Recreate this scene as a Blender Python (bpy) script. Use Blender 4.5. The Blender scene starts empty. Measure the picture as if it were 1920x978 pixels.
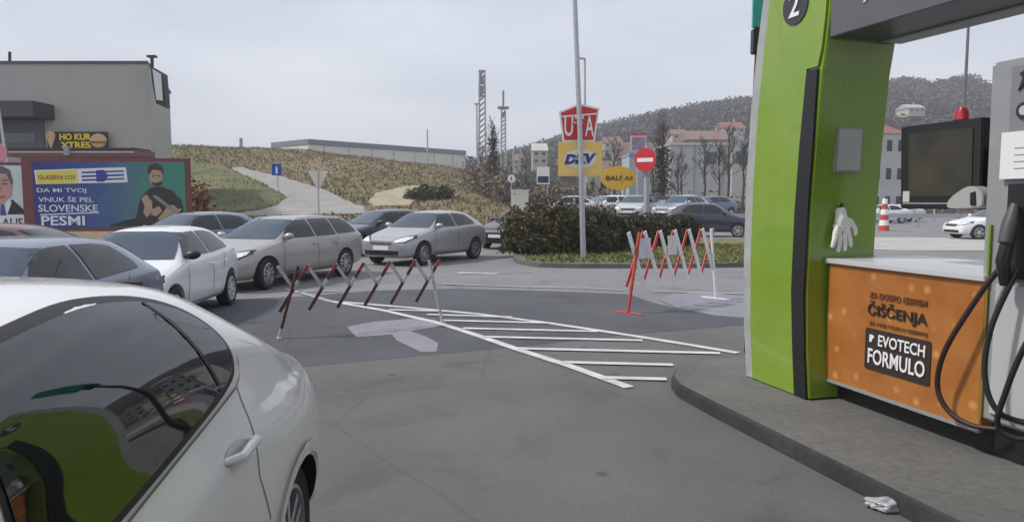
import bpy, bmesh, math, random
import numpy as np
from mathutils import Vector, Matrix
from mathutils.bvhtree import BVHTree
from mathutils.geometry import tessellate_polygon
R = math.radians
random.seed(7); np.random.seed(7)
SC = bpy.context.scene
C = SC.collection

# ------------------------------------------------------------------ camera, sky, sun, exposure
F, CAMZ, PITCH = 1350.0, 1.75, math.atan(113 / 1350.0)
cam = bpy.data.cameras.new('camera'); co = bpy.data.objects.new('camera', cam); C.objects.link(co)
cam.sensor_width = 36; cam.lens = F / 1920 * 36; cam.clip_start = .05; cam.clip_end = 6000
co.location = (0, 0, CAMZ); co.rotation_euler = (R(90) - PITCH, 0, 0)
SC.camera = co

SUN_EL, SUN_AZ = R(50), R(-92)          # azimuth measured from +Y towards +X
w = bpy.data.worlds.new('World'); SC.world = w; w.use_nodes = True
nt = w.node_tree; nt.nodes.clear()
sky = nt.nodes.new('ShaderNodeTexSky'); sky.sky_type = 'NISHITA'; sky.sun_disc = False
sky.sun_elevation = SUN_EL; sky.sun_rotation = SUN_AZ; sky.air_density = 1.2; sky.dust_density = 3
sc_ = nt.nodes.new('ShaderNodeVectorMath'); sc_.operation = 'SCALE'; sc_.inputs['Scale'].default_value = .6
tc = nt.nodes.new('ShaderNodeTexCoord')
mp = nt.nodes.new('ShaderNodeMapping'); mp.inputs['Scale'].default_value = (1.2, 1.2, 4)
nz = nt.nodes.new('ShaderNodeTexNoise'); nz.inputs['Scale'].default_value = 1.6; nz.inputs['Detail'].default_value = 5; nz.inputs['Roughness'].default_value = .55
cr = nt.nodes.new('ShaderNodeValToRGB')
cr.color_ramp.elements[0].position = .3; cr.color_ramp.elements[0].color = (4.85, 5.2, 6.0, 1)
cr.color_ramp.elements[1].position = .72; cr.color_ramp.elements[1].color = (7.1, 7.35, 7.9, 1)
mx = nt.nodes.new('ShaderNodeMix'); mx.data_type = 'RGBA'; mx.inputs['Factor'].default_value = .86
bg = nt.nodes.new('ShaderNodeBackground'); bg.inputs['Strength'].default_value = .1
ow = nt.nodes.new('ShaderNodeOutputWorld')
L_ = nt.links.new
L_(tc.outputs['Generated'], mp.inputs['Vector']); L_(mp.outputs[0], nz.inputs['Vector']); L_(nz.outputs['Fac'], cr.inputs[0])
L_(sky.outputs[0], mx.inputs['A']); L_(cr.outputs[0], mx.inputs['B']); L_(mx.outputs['Result'], bg.inputs[0]); L_(bg.outputs[0], ow.inputs[0])

sl = bpy.data.lights.new('sun', 'SUN'); sl.energy = 2.4; sl.angle = R(5); sl.color = (1, .95, .88)
so = bpy.data.objects.new('sun', sl); C.objects.link(so)
sdir = Vector((math.sin(SUN_AZ) * math.cos(SUN_EL), math.cos(SUN_AZ) * math.cos(SUN_EL), math.sin(SUN_EL)))
so.rotation_euler = sdir.to_track_quat('Z', 'Y').to_euler(); so.location = (0, 0, 40)
SC.view_settings.view_transform = 'Standard'; SC.view_settings.look = 'None'
SC.view_settings.exposure = 0.42; SC.view_settings.gamma = 1; SC.view_settings.use_curve_mapping = False
SC.cycles.max_bounces = 6; SC.cycles.volume_bounces = 0
SC.cycles.use_denoising = True

# ------------------------------------------------------------------ helpers
def ray(px, py):
    x = (px - 960) / F; y = (489 - py) / F; c, s = math.cos(PITCH), math.sin(PITCH)
    return Vector((x, c + y * s, -s + y * c))
def G(px, py, z=0.0):                     # where a line of sight meets a level plane
    r = ray(px, py); t = (z - CAMZ) / r.z; return Vector((r.x * t, r.y * t, z))
def at(px, py, d):                        # point at distance d along +Y
    r = ray(px, py); t = d / r.y; return Vector((r.x * t, d, CAMZ + r.z * t))

MATS = {}
def mat(name, col, rough=.6, metal=0, coat=0, var=0.0, vscale=8, bump=0.0, bscale=40, spec=.5, emit=0, col2=None, island=False, ior=None, stretch=None):
    if name in MATS: return MATS[name]
    m = bpy.data.materials.new(name); m.use_nodes = True; t = m.node_tree; b = t.nodes['Principled BSDF']
    b.inputs['Base Color'].default_value = (*col, 1); b.inputs['Roughness'].default_value = rough
    b.inputs['Metallic'].default_value = metal; b.inputs['Coat Weight'].default_value = coat; b.inputs['Coat Roughness'].default_value = .06
    b.inputs['Specular IOR Level'].default_value = spec
    if ior: b.inputs['IOR'].default_value = ior
    if emit:
        b.inputs['Emission Color'].default_value = (*col, 1); b.inputs['Emission Strength'].default_value = emit
    tcn = t.nodes.new('ShaderNodeTexCoord'); vec = tcn.outputs['Object']
    if stretch:
        mpn = t.nodes.new('ShaderNodeMapping'); mpn.inputs['Scale'].default_value = stretch; t.links.new(vec, mpn.inputs[0]); vec = mpn.outputs[0]
    if var or col2:
        n = t.nodes.new('ShaderNodeTexNoise'); n.inputs['Scale'].default_value = vscale; n.inputs['Detail'].default_value = 6; n.inputs['Roughness'].default_value = .62
        t.links.new(vec, n.inputs['Vector'])
        r_ = t.nodes.new('ShaderNodeValToRGB'); e = r_.color_ramp.elements
        c2 = col2 or tuple(min(1, v * (1 + var)) for v in col); c1 = col if col2 else tuple(v * (1 - var) for v in col)
        e[0].position = .32; e[0].color = (*c1, 1); e[1].position = .68; e[1].color = (*c2, 1)
        src = n.outputs['Fac']
        if island:
            g = t.nodes.new('ShaderNodeNewGeometry'); a_ = t.nodes.new('ShaderNodeMath'); a_.operation = 'MULTIPLY_ADD'
            t.links.new(g.outputs['Random Per Island'], a_.inputs[0]); a_.inputs[1].default_value = .5
            m2 = t.nodes.new('ShaderNodeMath'); m2.operation = 'MULTIPLY_ADD'; m2.inputs[1].default_value = .9; m2.inputs[2].default_value = -.2
            t.links.new(n.outputs['Fac'], m2.inputs[0]); t.links.new(m2.outputs[0], a_.inputs[2]); src = a_.outputs[0]
        t.links.new(src, r_.inputs[0]); t.links.new(r_.outputs[0], b.inputs['Base Color'])
    if bump:
        n2 = t.nodes.new('ShaderNodeTexNoise'); n2.inputs['Scale'].default_value = bscale; n2.inputs['Detail'].default_value = 4
        t.links.new(vec, n2.inputs['Vector'])
        bp = t.nodes.new('ShaderNodeBump'); bp.inputs['Strength'].default_value = bump; bp.inputs['Distance'].default_value = .02
        t.links.new(n2.outputs['Fac'], bp.inputs['Height']); t.links.new(bp.outputs[0], b.inputs['Normal'])
    MATS[name] = m; return m

class MB:
    def __init__(s): s.v = []; s.f = []
    def add(s, vs, fs):
        o = len(s.v); s.v += [tuple(v) for v in vs]; s.f += [tuple(i + o for i in f) for f in fs]; return s
    def box(s, c, d, M=None):
        x, y, z = d[0] / 2, d[1] / 2, d[2] / 2
        vs = [Vector((a * x, b * y, e * z)) for a in (-1, 1) for b in (-1, 1) for e in (-1, 1)]
        if M is not None: vs = [M @ v for v in vs]
        c = Vector(c); vs = [v + c for v in vs]
        return s.add(vs, [(0, 1, 3, 2), (4, 6, 7, 5), (0, 4, 5, 1), (2, 3, 7, 6), (0, 2, 6, 4), (1, 5, 7, 3)])
    def path(s, pts, r, n=8, caps=True):
        pts = [Vector(p) for p in pts]; rr = r if isinstance(r, (list, tuple)) else [r] * len(pts)
        vs = []; up = None
        for i, p in enumerate(pts):
            t = (pts[min(i + 1, len(pts) - 1)] - pts[max(i - 1, 0)]).normalized()
            if up is None: up = Vector((0, 0, 1)) if abs(t.z) < .9 else Vector((1, 0, 0))
            a = t.cross(up)
            if a.length < 1e-4: a = t.orthogonal()
            a.normalize(); b = a.cross(t); up = b
            vs += [p + (a * math.cos(k * 2 * math.pi / n) + b * math.sin(k * 2 * math.pi / n)) * rr[i] for k in range(n)]
        fs = [(i * n + k, i * n + (k + 1) % n, (i + 1) * n + (k + 1) % n, (i + 1) * n + k) for i in range(len(pts) - 1) for k in range(n)]
        if caps: fs += [tuple(range(n - 1, -1, -1)), tuple(range((len(pts) - 1) * n, len(pts) * n))]
        return s.add(vs, fs)
    def prism(s, pts, O, U, V, th):       # polygon in the (U,V) plane at O, thickness th along U x V (from -th/2 to th/2)
        O, U, V = Vector(O), Vector(U).normalized(), Vector(V).normalized(); N = U.cross(V).normalized()
        n = len(pts); vs = [O + U * a + V * b + N * (th / 2) for a, b in pts] + [O + U * a + V * b - N * (th / 2) for a, b in pts]
        return s.add(vs, [tuple(range(n)), tuple(range(2 * n - 1, n - 1, -1))] + [(i, i + n, (i + 1) % n + n, (i + 1) % n) for i in range(n)])
    def lathe(s, prof, O=(0, 0, 0), A=(0, 0, 1), n=20):   # profile (radius, height along A)
        O, A = Vector(O), Vector(A).normalized(); X = A.orthogonal().normalized(); Y = A.cross(X)
        vs = [O + A * h + (X * math.cos(k * 2 * math.pi / n) + Y * math.sin(k * 2 * math.pi / n)) * r for r, h in prof for k in range(n)]
        fs = [(i * n + k, i * n + (k + 1) % n, (i + 1) * n + (k + 1) % n, (i + 1) * n + k) for i in range(len(prof) - 1) for k in range(n)]
        return s.add(vs, fs)
    def mesh(s, name, bevel=0, smooth=False):
        me = bpy.data.meshes.new(name); me.from_pydata(s.v, [], s.f); bm = bmesh.new(); bm.from_mesh(me)
        bmesh.ops.recalc_face_normals(bm, faces=bm.faces)
        if bevel:
            es = [e for e in bm.edges if len(e.link_faces) == 2 and e.calc_face_angle(0) > R(25)]
            bmesh.ops.bevel(bm, geom=es, offset=bevel, segments=2, affect='EDGES', clamp_overlap=True)
        if smooth or bevel: shade(bm)
        bm.to_mesh(me); bm.free(); return me

def shade(bm, ang=38):
    for f in bm.faces: f.smooth = True
    for e in bm.edges:
        if len(e.link_faces) == 2 and e.calc_face_angle(0) > R(ang): e.smooth = False

def link(name, me, m, parent=None):
    o = bpy.data.objects.new(name, me); C.objects.link(o)
    if m is not None and not me.materials: me.materials.append(m)
    if parent is not None: o.parent = parent
    return o
def part(name, mb, m, parent=None, bevel=0, smooth=False): return link(name, mb.mesh(name, bevel, smooth), m, parent)
def thing(name, label, cat, loc=(0, 0, 0), rz=0, group=None):
    o = bpy.data.objects.new(name, None); C.objects.link(o); o.location = loc; o.rotation_euler = (0, 0, rz)
    return tag(o, label, cat, group)
def tag(o, label, cat, group=None):
    o['label'] = label; o['category'] = cat
    if group: o['group'] = group
    return o
def struct(o, kind='structure'): o['kind'] = kind; return o

_dg = lambda: bpy.context.evaluated_depsgraph_get()
def baked(o):
    bpy.context.view_layer.update(); me = bpy.data.meshes.new_from_object(o.evaluated_get(_dg())); return me

def text(parent, name, s, O, U, V, w_, h_, m, bold=.0, th=.004):
    cu = bpy.data.curves.new('lettering', 'FONT'); cu.body = s; cu.offset = bold; cu.extrude = .01; cu.resolution_u = 3
    to = bpy.data.objects.new('lettering', cu); C.objects.link(to); me = baked(to)
    bpy.data.objects.remove(to); bpy.data.curves.remove(cu)
    co_ = np.array([v.co[:] for v in me.vertices]); lo, hi = co_.min(0), co_.max(0)
    O, U, V = Vector(O), Vector(U).normalized(), Vector(V).normalized(); N = U.cross(V)
    for v in me.vertices:
        a = ((v.co.x - lo[0]) / (hi[0] - lo[0]) - .5) * w_; b = ((v.co.y - lo[1]) / (hi[1] - lo[1]) - .5) * h_
        v.co = O + U * a + V * b + N * (th * (v.co.z - lo[2]) / (hi[2] - lo[2]))
    me.materials.clear(); return link(name, me, m, parent)

def gridpoly(poly, res):                  # 2D polygon cut into small cells
    bm = bmesh.new(); bm.faces.new([bm.verts.new((a, b, 0)) for a, b in poly])
    for ax in (0, 1):
        lo = min(p[ax] for p in poly); hi = max(p[ax] for p in poly); n = int((hi - lo) / res)
        for i in range(1, n + 1):
            pt = [0, 0, 0]; pt[ax] = lo + i * (hi - lo) / (n + 1); no = [0, 0, 0]; no[ax] = 1
            bmesh.ops.bisect_plane(bm, geom=bm.verts[:] + bm.edges[:] + bm.faces[:], plane_co=pt, plane_no=no)
    bmesh.ops.triangulate(bm, faces=bm.faces)
    return bm
def drape(name, poly, zf, m, res=1.0, off=.004, kind='structure'):
    bm = gridpoly([(p[0], p[1]) for p in poly], res)
    for v in bm.verts: v.co.z = zf(v.co.x, v.co.y) + off
    bmesh.ops.recalc_face_normals(bm, faces=bm.faces)
    if sum(f.normal.z for f in bm.faces) < 0: bmesh.ops.reverse_faces(bm, faces=bm.faces)
    me = bpy.data.meshes.new(name); bm.to_mesh(me); bm.free(); o = link(name, me, m)
    if kind: o['kind'] = kind
    return o
flat = lambda x, y: 0.0
def tris(name, P, m, parent=None):        # P: (n,3 or 4,3) array of separate faces
    n, k, _ = P.shape; me = bpy.data.meshes.new(name); me.from_pydata(P.reshape(-1, 3).tolist(), [], np.arange(n * k).reshape(n, k).tolist())
    return link(name, me, m, parent)
def leaves(centres, size, k=4, flatn=0.0):
    n = len(centres); a = np.random.normal(size=(n, 3)); a /= np.linalg.norm(a, axis=1)[:, None]
    b = np.random.normal(size=(n, 3)); b -= a * (a * b).sum(1)[:, None]; b /= np.linalg.norm(b, axis=1)[:, None]
    s = (np.random.uniform(.6, 1.3, n) * size)[:, None]; a = a * s; b = b * s * .55
    if k == 3: return np.stack([centres - a - b * .8, centres + a, centres - a * .6 + b], 1)
    return np.stack([centres - a, centres - b, centres + a, centres + b], 1)

# ------------------------------------------------------------------ materials
asphalt = mat('asphalt', (.15, .152, .158), .85, var=.16, vscale=.35, bump=.5, bscale=90)
def ground_mat(name, c1, c2, s1, s2, rough=.85, stain=False):
    m = mat(name, c1, rough, col2=c2, vscale=s1, bump=.15, bscale=70); t = m.node_tree; b = t.nodes['Principled BSDF']
    rp = [n for n in t.nodes if n.type == 'VALTORGB'][0]
    n = t.nodes.new('ShaderNodeTexNoise'); n.inputs['Scale'].default_value = s2; n.inputs['Detail'].default_value = 8; n.inputs['Roughness'].default_value = .75
    t.links.new(t.nodes['Texture Coordinate'].outputs['Object'], n.inputs['Vector'])
    mr = t.nodes.new('ShaderNodeMapRange'); mr.inputs[1].default_value = .3; mr.inputs[2].default_value = .7; mr.inputs[3].default_value = .72; mr.inputs[4].default_value = 1.25
    t.links.new(n.outputs['Fac'], mr.inputs[0]); x = t.nodes.new('ShaderNodeMix'); x.data_type = 'RGBA'; x.blend_type = 'MULTIPLY'; x.inputs['Factor'].default_value = 1
    t.links.new(rp.outputs[0], x.inputs['A']); t.links.new(mr.outputs[0], x.inputs['B']); t.links.new(x.outputs['Result'], b.inputs['Base Color'])
    if stain:
        vn = t.nodes.new('ShaderNodeTexNoise'); vn.inputs['Scale'].default_value = .9; vn.inputs['Detail'].default_value = 9; vn.inputs['Roughness'].default_value = .6; vn.inputs['Distortion'].default_value = .8
        t.links.new(t.nodes['Texture Coordinate'].outputs['Object'], vn.inputs['Vector'])
        vm = t.nodes.new('ShaderNodeMapRange'); vm.inputs[1].default_value = .54; vm.inputs[2].default_value = .72; vm.inputs[3].default_value = 1.0; vm.inputs[4].default_value = .62
        vo_ = t.nodes.new('ShaderNodeTexVoronoi'); vo_.inputs['Scale'].default_value = 1.3; t.links.new(t.nodes['Texture Coordinate'].outputs['Object'], vo_.inputs['Vector'])
        vq = t.nodes.new('ShaderNodeMapRange'); vq.inputs[1].default_value = .035; vq.inputs[2].default_value = .075; vq.inputs[3].default_value = .55; vq.inputs[4].default_value = 1.0
        ck = t.nodes.new('ShaderNodeTexVoronoi'); ck.feature = 'DISTANCE_TO_EDGE'; ck.inputs['Scale'].default_value = .28; t.links.new(vn.outputs['Color'], ck.inputs['Vector'])
        wv = t.nodes.new('ShaderNodeMix'); wv.data_type = 'RGBA'; wv.inputs['Factor'].default_value = .12; t.links.new(t.nodes['Texture Coordinate'].outputs['Object'], wv.inputs['A']); t.links.new(vn.outputs['Color'], wv.inputs['B']); t.links.new(wv.outputs['Result'], ck.inputs['Vector'])
        cm = t.nodes.new('ShaderNodeMapRange'); cm.inputs[1].default_value = .0; cm.inputs[2].default_value = .006; cm.inputs[3].default_value = .84; cm.inputs[4].default_value = 1.0
        t.links.new(ck.outputs['Distance'], cm.inputs[0])
        t.links.new(vn.outputs['Fac'], vm.inputs[0]); t.links.new(vo_.outputs['Distance'], vq.inputs[0])
        p1 = t.nodes.new('ShaderNodeMath'); p1.operation = 'MULTIPLY'; t.links.new(vm.outputs[0], p1.inputs[0]); t.links.new(vq.outputs[0], p1.inputs[1])
        p2 = t.nodes.new('ShaderNodeMath'); p2.operation = 'MULTIPLY'; t.links.new(p1.outputs[0], p2.inputs[0]); t.links.new(cm.outputs[0], p2.inputs[1])
        x2 = t.nodes.new('ShaderNodeMix'); x2.data_type = 'RGBA'; x2.blend_type = 'MULTIPLY'; x2.inputs['Factor'].default_value = 1
        t.links.new(x.outputs['Result'], x2.inputs['A']); t.links.new(p2.outputs[0], x2.inputs['B']); t.links.new(x2.outputs['Result'], b.inputs['Base Color'])
    return m
m_road = ground_mat('old_asphalt', (.165, .167, .175), (.225, .222, .228), .28, 14, stain=True)
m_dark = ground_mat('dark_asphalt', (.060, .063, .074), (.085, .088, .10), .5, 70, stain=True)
m_fore = ground_mat('forecourt_concrete', (.090, .090, .091), (.136, .131, .126), .33, 70, stain=True)
m_patch = ground_mat('painted_sunlight', (.19, .19, .225), (.24, .24, .28), 1.2, 20)  # sunlight on the road, put into a paler ground colour
m_pave = ground_mat('pale_concrete', (.33, .325, .31), (.42, .415, .40), .6, 20)
m_kerb = ground_mat('kerb_concrete', (.018, .018, .018), (.048, .047, .046), 1.3, 18)
m_isl = ground_mat('island_concrete', (.095, .095, .092), (.145, .143, .137), 1.1, 16)
m_grass = mat('grass_ground', (.09, .11, .035), .95, col2=(.19, .17, .075), vscale=1.2, bump=.8, bscale=30)
m_line = mat('road_paint', (.62, .62, .64), .7, col2=(.42, .42, .44), vscale=3, bump=.2, bscale=60)
m_linew = mat('worn_road_paint', (.42, .42, .43), .8, col2=(.28, .28, .29), vscale=2)
m_black = mat('black_plastic', (.012, .012, .014), .45)
m_steel = mat('galvanised_steel', (.42, .43, .45), .45, metal=.5, var=.12, vscale=6)
m_white = mat('white_paint', (.78, .78, .78), .5, var=.05, vscale=4)
m_glass = mat('dark_glass', (.010, .012, .015), .03, spec=.5, ior=1.55)
m_wind = mat('windscreen_glass', (.022, .042, .072), .03, spec=.7, ior=1.6)
m_sideg = mat('tinted_glass', (.006, .009, .010), .02, spec=.6, ior=1.8)
m_rub = mat('rubber', (.016, .016, .017), .8, bump=.2, bscale=120)
m_rim = mat('alloy', (.55, .56, .58), .3, metal=.8)
m_rimc = mat('wheel_cover', (.5, .5, .52), .4)
m_chr = mat('chrome', (.75, .76, .78), .15, metal=1)
m_lampg = mat('headlamp_glass', (.78, .79, .8), .1, metal=.2, coat=1, var=.3, vscale=18)
m_tail = mat('tail_lamp', (.35, .015, .015), .1, coat=1)
m_dark_in = mat('wheel_well', (.01, .01, .01), .9)
m_red = mat('sign_red', (.55, .02, .025), .45, var=.1)
m_plate = mat('plate_white', (.75, .76, .78), .4)
m_gap = mat('panel_gap', (.02, .02, .022), .7)

# ------------------------------------------------------------------ terrain
def lerp_list(x, tab):
    if x <= tab[0][0]: return tab[0][1]
    for (a, va), (b, vb) in zip(tab, tab[1:]):
        if x <= b: t = (x - a) / (b - a); return va + (vb - va) * t
    return tab[-1][1]
def sm(t): t = max(0, min(1, t)); return t * t * (3 - 2 * t)
def wob(x, y): return math.sin(x * .31 + 1.3) * math.cos(y * .23) + .5 * math.sin(x * .83 + y * .57) + .3 * math.sin(x * 1.9 - y * 1.3)
RIDGE = [(-900, 266), (315, 266), (450, 271), (580, 278), (700, 290), (800, 304), (870, 312), (920, 335), (965, 358), (1010, 371), (1090, 376), (1180, 392), (1240, 410)]
def hill(x, y):
    px = 960 + F * x / max(y, 1); Hh = 1.75 + (376 - (lerp_list(px, RIDGE) + 5)) * 100 / F - .12
    t = (y - 33) / 67.0; t = max(0, min(1, t))
    z = Hh * (.55 * t + .45 * sm(t))
    z += (.10 * wob(x, y) + .025 * wob(x * 2.1, y * 1.7)) * min(1, t * 6) * (1 if Hh > 1 else .2)
    if y > 100: z -= (y - 100) * .03
    if t <= 0: z = -.05
    return z
ground = MB(); ground.add([(-760, -60, 0), (760, -60, 0), (760, 640, 0), (-760, 640, 0)], [(0, 1, 2, 3)])
struct(part('ground', ground, m_road))
def polar(name, f, pxs, ds, m):
    mb = MB(); vs = []
    for d in ds:
        for p in pxs: x = (p - 960) / F * d; vs.append((x, d, f(x, d)))
    n = len(pxs); fs = [(i * n + k, i * n + k + 1, (i + 1) * n + k + 1, (i + 1) * n + k) for i in range(len(ds) - 1) for k in range(n - 1)]
    mb.add(vs, fs); return struct(part(name, mb, m, smooth=True))
m_hill = mat('dry_grass', (.15, .115, .06), .95, col2=(.235, .19, .105), vscale=.22, bump=.3, bscale=9)
def hill_nodes(m):
    t = m.node_tree; b = t.nodes['Principled BSDF']; rp = [n for n in t.nodes if n.type == 'VALTORGB'][0]
    n = t.nodes.new('ShaderNodeTexNoise'); n.inputs['Scale'].default_value = .055; n.inputs['Detail'].default_value = 5
    t.links.new(t.nodes['Texture Coordinate'].outputs['Object'], n.inputs['Vector'])
    mr = t.nodes.new('ShaderNodeMapRange'); mr.inputs[1].default_value = .50; mr.inputs[2].default_value = .62
    t.links.new(n.outputs['Fac'], mr.inputs[0]); x = t.nodes.new('ShaderNodeMix'); x.data_type = 'RGBA'
    n3 = t.nodes.new('ShaderNodeTexNoise'); n3.inputs['Scale'].default_value = 1.6; n3.inputs['Detail'].default_value = 7; n3.inputs['Roughness'].default_value = .75
    t.links.new(t.nodes['Texture Coordinate'].outputs['Object'], n3.inputs['Vector'])
    r3 = t.nodes.new('ShaderNodeMapRange'); r3.inputs[1].default_value = .3; r3.inputs[2].default_value = .7; r3.inputs[3].default_value = .78; r3.inputs[4].default_value = 1.18
    t.links.new(n3.outputs['Fac'], r3.inputs[0])
    x.inputs['B'].default_value = (.10, .115, .04, 1); t.links.new(mr.outputs[0], x.inputs['Factor']); t.links.new(rp.outputs[0], x.inputs['A'])
    y = t.nodes.new('ShaderNodeMix'); y.data_type = 'RGBA'; y.blend_type = 'MULTIPLY'; y.inputs['Factor'].default_value = 1
    t.links.new(x.outputs['Result'], y.inputs['A']); t.links.new(r3.outputs[0], y.inputs['B']); t.links.new(y.outputs['Result'], b.inputs['Base Color'])
hill_nodes(m_hill)
polar('hillside', hill, list(range(-900, 1241, 6)), [33 + i * .8 for i in range(85)] + [104, 112, 130, 160, 200], m_hill)
def on_hill(px, py, f=hill):
    r = ray(px, py); best = None
    for i in range(700):
        d = 33.5 + i * .1; t = d / r.y
        if CAMZ + r.z * t <= f(r.x * t, d): return (r.x * t, d)
    return (r.x * 100 / r.y, 100)
m_track = ground_mat('gravel_track', (.24, .235, .225), (.31, .30, .285), .7, 6)
pl = [on_hill(*p) for p in [(352, 402), (480, 397), (520, 386), (540, 372), (505, 352), (470, 334), (432, 316), (452, 314), (520, 330), (560, 342), (620, 362), (682, 389), (690, 402), (560, 405)]]
drape('track', pl, hill, m_track, .6, .045)
gl = [on_hill(*p) for p in [(345, 300), (420, 312), (460, 334), (500, 352), (536, 371), (515, 385), (470, 394), (345, 400)]]
m_gslope = mat('green_slope', (.075, .09, .03), .95, col2=(.15, .145, .06), vscale=.5, bump=1, bscale=14)
drape('grass_slope', gl, hill, m_gslope, .6, .03)
sc1 = [on_hill(*p) for p in [(700, 388), (690, 380), (705, 362), (760, 350), (800, 348), (812, 356), (780, 372), (765, 388)]]
m_bare = mat('bare_sandy_soil', (.28, .235, .16), .95, col2=(.40, .35, .25), vscale=.8, bump=1, bscale=8)
drape('bare_soil', sc1, hill, m_bare, .5, .035)

RID2 = [(850, 300), (930, 288), (975, 274), (1050, 250), (1100, 238), (1150, 227), (1250, 206), (1330, 196), (1400, 186), (1500, 170), (1580, 160), (1640, 163), (1680, 152), (1740, 163), (1800, 152), (1850, 168), (1920, 180), (2200, 190), (2700, 200)]
def hill2(x, y):
    px = 960 + F * x / y; Hh = 1.75 + (376 - lerp_list(px, RID2)) * 380 / F - 6
    t = (y - 120) / 260.0
    return -1 + (Hh + 1) * (.35 * max(0, min(1, t)) + .65 * sm(t)) + 1.2 * wob(x * .06, y * .05)
m_hill2 = mat('forest_floor', (.07, .055, .045), .95, col2=(.12, .10, .075), vscale=.05)
polar('far_hill', hill2, list(range(840, 2720, 16)), [120 + 13 * i for i in range(21)] + [420, 520], m_hill2)
# leafless wood covering the far hill: one mass
N = 6500; dd = np.random.uniform(.18, 1.0, N) ** .8 * 262 + 120; pp = np.random.uniform(850, 2300, N)
cs = []
for d, p in zip(dd, pp):
    x = (p - 960) / F * d; z = hill2(x, d); hh = random.uniform(3.5, 7.5)
    k = 20; q = np.clip(np.random.normal(size=(k, 3)), -1.5, 1.5) * np.array([1.5, 1.5, 1.9]) * hh / 6; q[:, 2] = np.abs(q[:, 2]) * 1.0 + hh * .25
    cs.append(q + np.array([x, d, z]))
cs = np.concatenate(cs)
m_wood = mat('leafless_wood', (.038, .034, .034), .95, col2=(.115, .098, .088), vscale=.03, island=True)
wood = tris('woodland', leaves(cs, .95, 3), m_wood); struct(wood, 'stuff')

# ------------------------------------------------------------------ ground sheets and markings
fp = [(-14, 4.2), (-6, 5.6), (-2.42, 7.38), (-.06, 8.47), (1.6, 9.35), (3.37, 10.1), (6, 10.9), (14, 11.2), (14, -12), (-14, -12)]
drape('forecourt', fp, flat, m_fore, 4, .004)
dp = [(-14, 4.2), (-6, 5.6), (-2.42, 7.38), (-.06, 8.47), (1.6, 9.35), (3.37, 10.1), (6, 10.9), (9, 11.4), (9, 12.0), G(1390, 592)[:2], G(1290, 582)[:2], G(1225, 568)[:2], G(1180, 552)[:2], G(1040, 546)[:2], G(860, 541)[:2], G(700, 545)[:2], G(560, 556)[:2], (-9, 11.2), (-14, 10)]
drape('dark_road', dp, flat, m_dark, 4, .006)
drape('sunlight_patch', [G(*p)[:2] for p in [(650, 613), (700, 604), (770, 598), (815, 600), (826, 612), (770, 622), (800, 632), (822, 645), (818, 660), (790, 661), (745, 640), (735, 628), (668, 633)]], flat, m_patch, 2, .010)  # patches of sunlight painted as pale sheets on the dark road
drape('sunlight_patch', [G(*p)[:2] for p in [(1235, 562), (1262, 551), (1330, 548), (1388, 556), (1470, 562), (1470, 590), (1388, 596), (1340, 592), (1270, 578)]], flat, m_patch, 2, .010)
def strip(name, pts, wd, m, z=.014):
    pts = [Vector((p[0], p[1], 0)) for p in pts]; mb = MB(); vs = []
    for i, p in enumerate(pts):
        t = (pts[min(i + 1, len(pts) - 1)] - pts[max(i - 1, 0)]).normalized(); n = Vector((-t.y, t.x, 0)) * wd / 2
        vs += [(p + n)[:2] + (z,), (p - n)[:2] + (z,)]
    mb.add(vs, [(2 * i, 2 * i + 1, 2 * i + 3, 2 * i + 2) for i in range(len(pts) - 1)])
    return struct(part(name, mb, m))
def gp(*ps): return [G(*p) for p in ps]
strip('hatch_border_marking', gp((622, 566), (720, 583), (820, 606), (895, 630), (970, 656), (1070, 688), (1180, 728)), .12, m_line)
strip('hatch_border_marking', gp((640, 567), (760, 577), (900, 590), (1030, 607), (1150, 625), (1270, 644), (1384, 663)), .12, m_line)
for a, b in [((730, 582), (842, 585)), ((800, 591), (960, 596)), ((826, 602), (1030, 607)), ((868, 617), (1120, 623)), ((905, 633), (1205, 640)), ((970, 655), (1350, 664)), ((1056, 681), (1262, 686)), ((1128, 710), (1250, 713))]:
    strip('hatch_bar_marking', [G(*a), G(*b)], .115, m_line, .018)
strip('lane_line_marking', gp((830, 533), (960, 538), (1080, 541)), .12, m_linew)
strip('lane_line_marking', gp((1085, 541), (1170, 545)), .10, m_linew)
strip('lane_line_marking', gp((1225, 547), (1320, 549), (1470, 554)), .14, m_linew)
strip('lane_line_marking', gp((858, 512), (932, 514)), .22, m_line)
strip('lane_line_marking', gp((640, 546), (560, 548)), .12, m_linew)
strip('lane_line_marking', gp((620, 566), (560, 548), (535, 543)), .12, m_linew)
drape('pale_pavement', [G(*p)[:2] for p in [(1180, 458), (1300, 447), (1420, 444), (1900, 446), (2150, 447), (2150, 470), (1700, 470), (1420, 462), (1300, 461)]], flat, m_pave, 6, .012)

# traffic island: kerb ring and turf
isl = [G(*p) for p in [(1700, 500), (1390, 501), (1240, 503), (1090, 503), (1010, 501), (975, 496), (962, 489), (966, 482), (985, 470), (1010, 462)]] + [Vector((3.4, 31.5, 0)), Vector((14, 31.5, 0))]
mb = MB(); inn = []; cen = sum(isl, Vector()) / len(isl)
for p in isl: inn.append(p + (cen - p).normalized() * .28)
n = len(isl)
for a in range(n - 1):
    b = a + 1; o1, o2, i1, i2 = isl[a], isl[b], inn[a], inn[b]; u = Vector((0, 0, .12))
    mb.add([o1, o2, o2 + u, o1 + u, i1 + u, i2 + u, i1, i2], [(0, 1, 2, 3), (3, 2, 5, 4), (4, 5, 7, 6)])
struct(part('traffic_island_kerb', mb, m_isl))
turf = drape('turf', inn, lambda x, y: .11, m_grass, 1.5, 0)
pts = []
while len(pts) < 9000:
    x = random.uniform(.4, 9); y = random.uniform(18.9, 27)
    if 960 + F * x / y > 968 and (y > 19.3 or x > .8): pts.append((x, y, .11))
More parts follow.
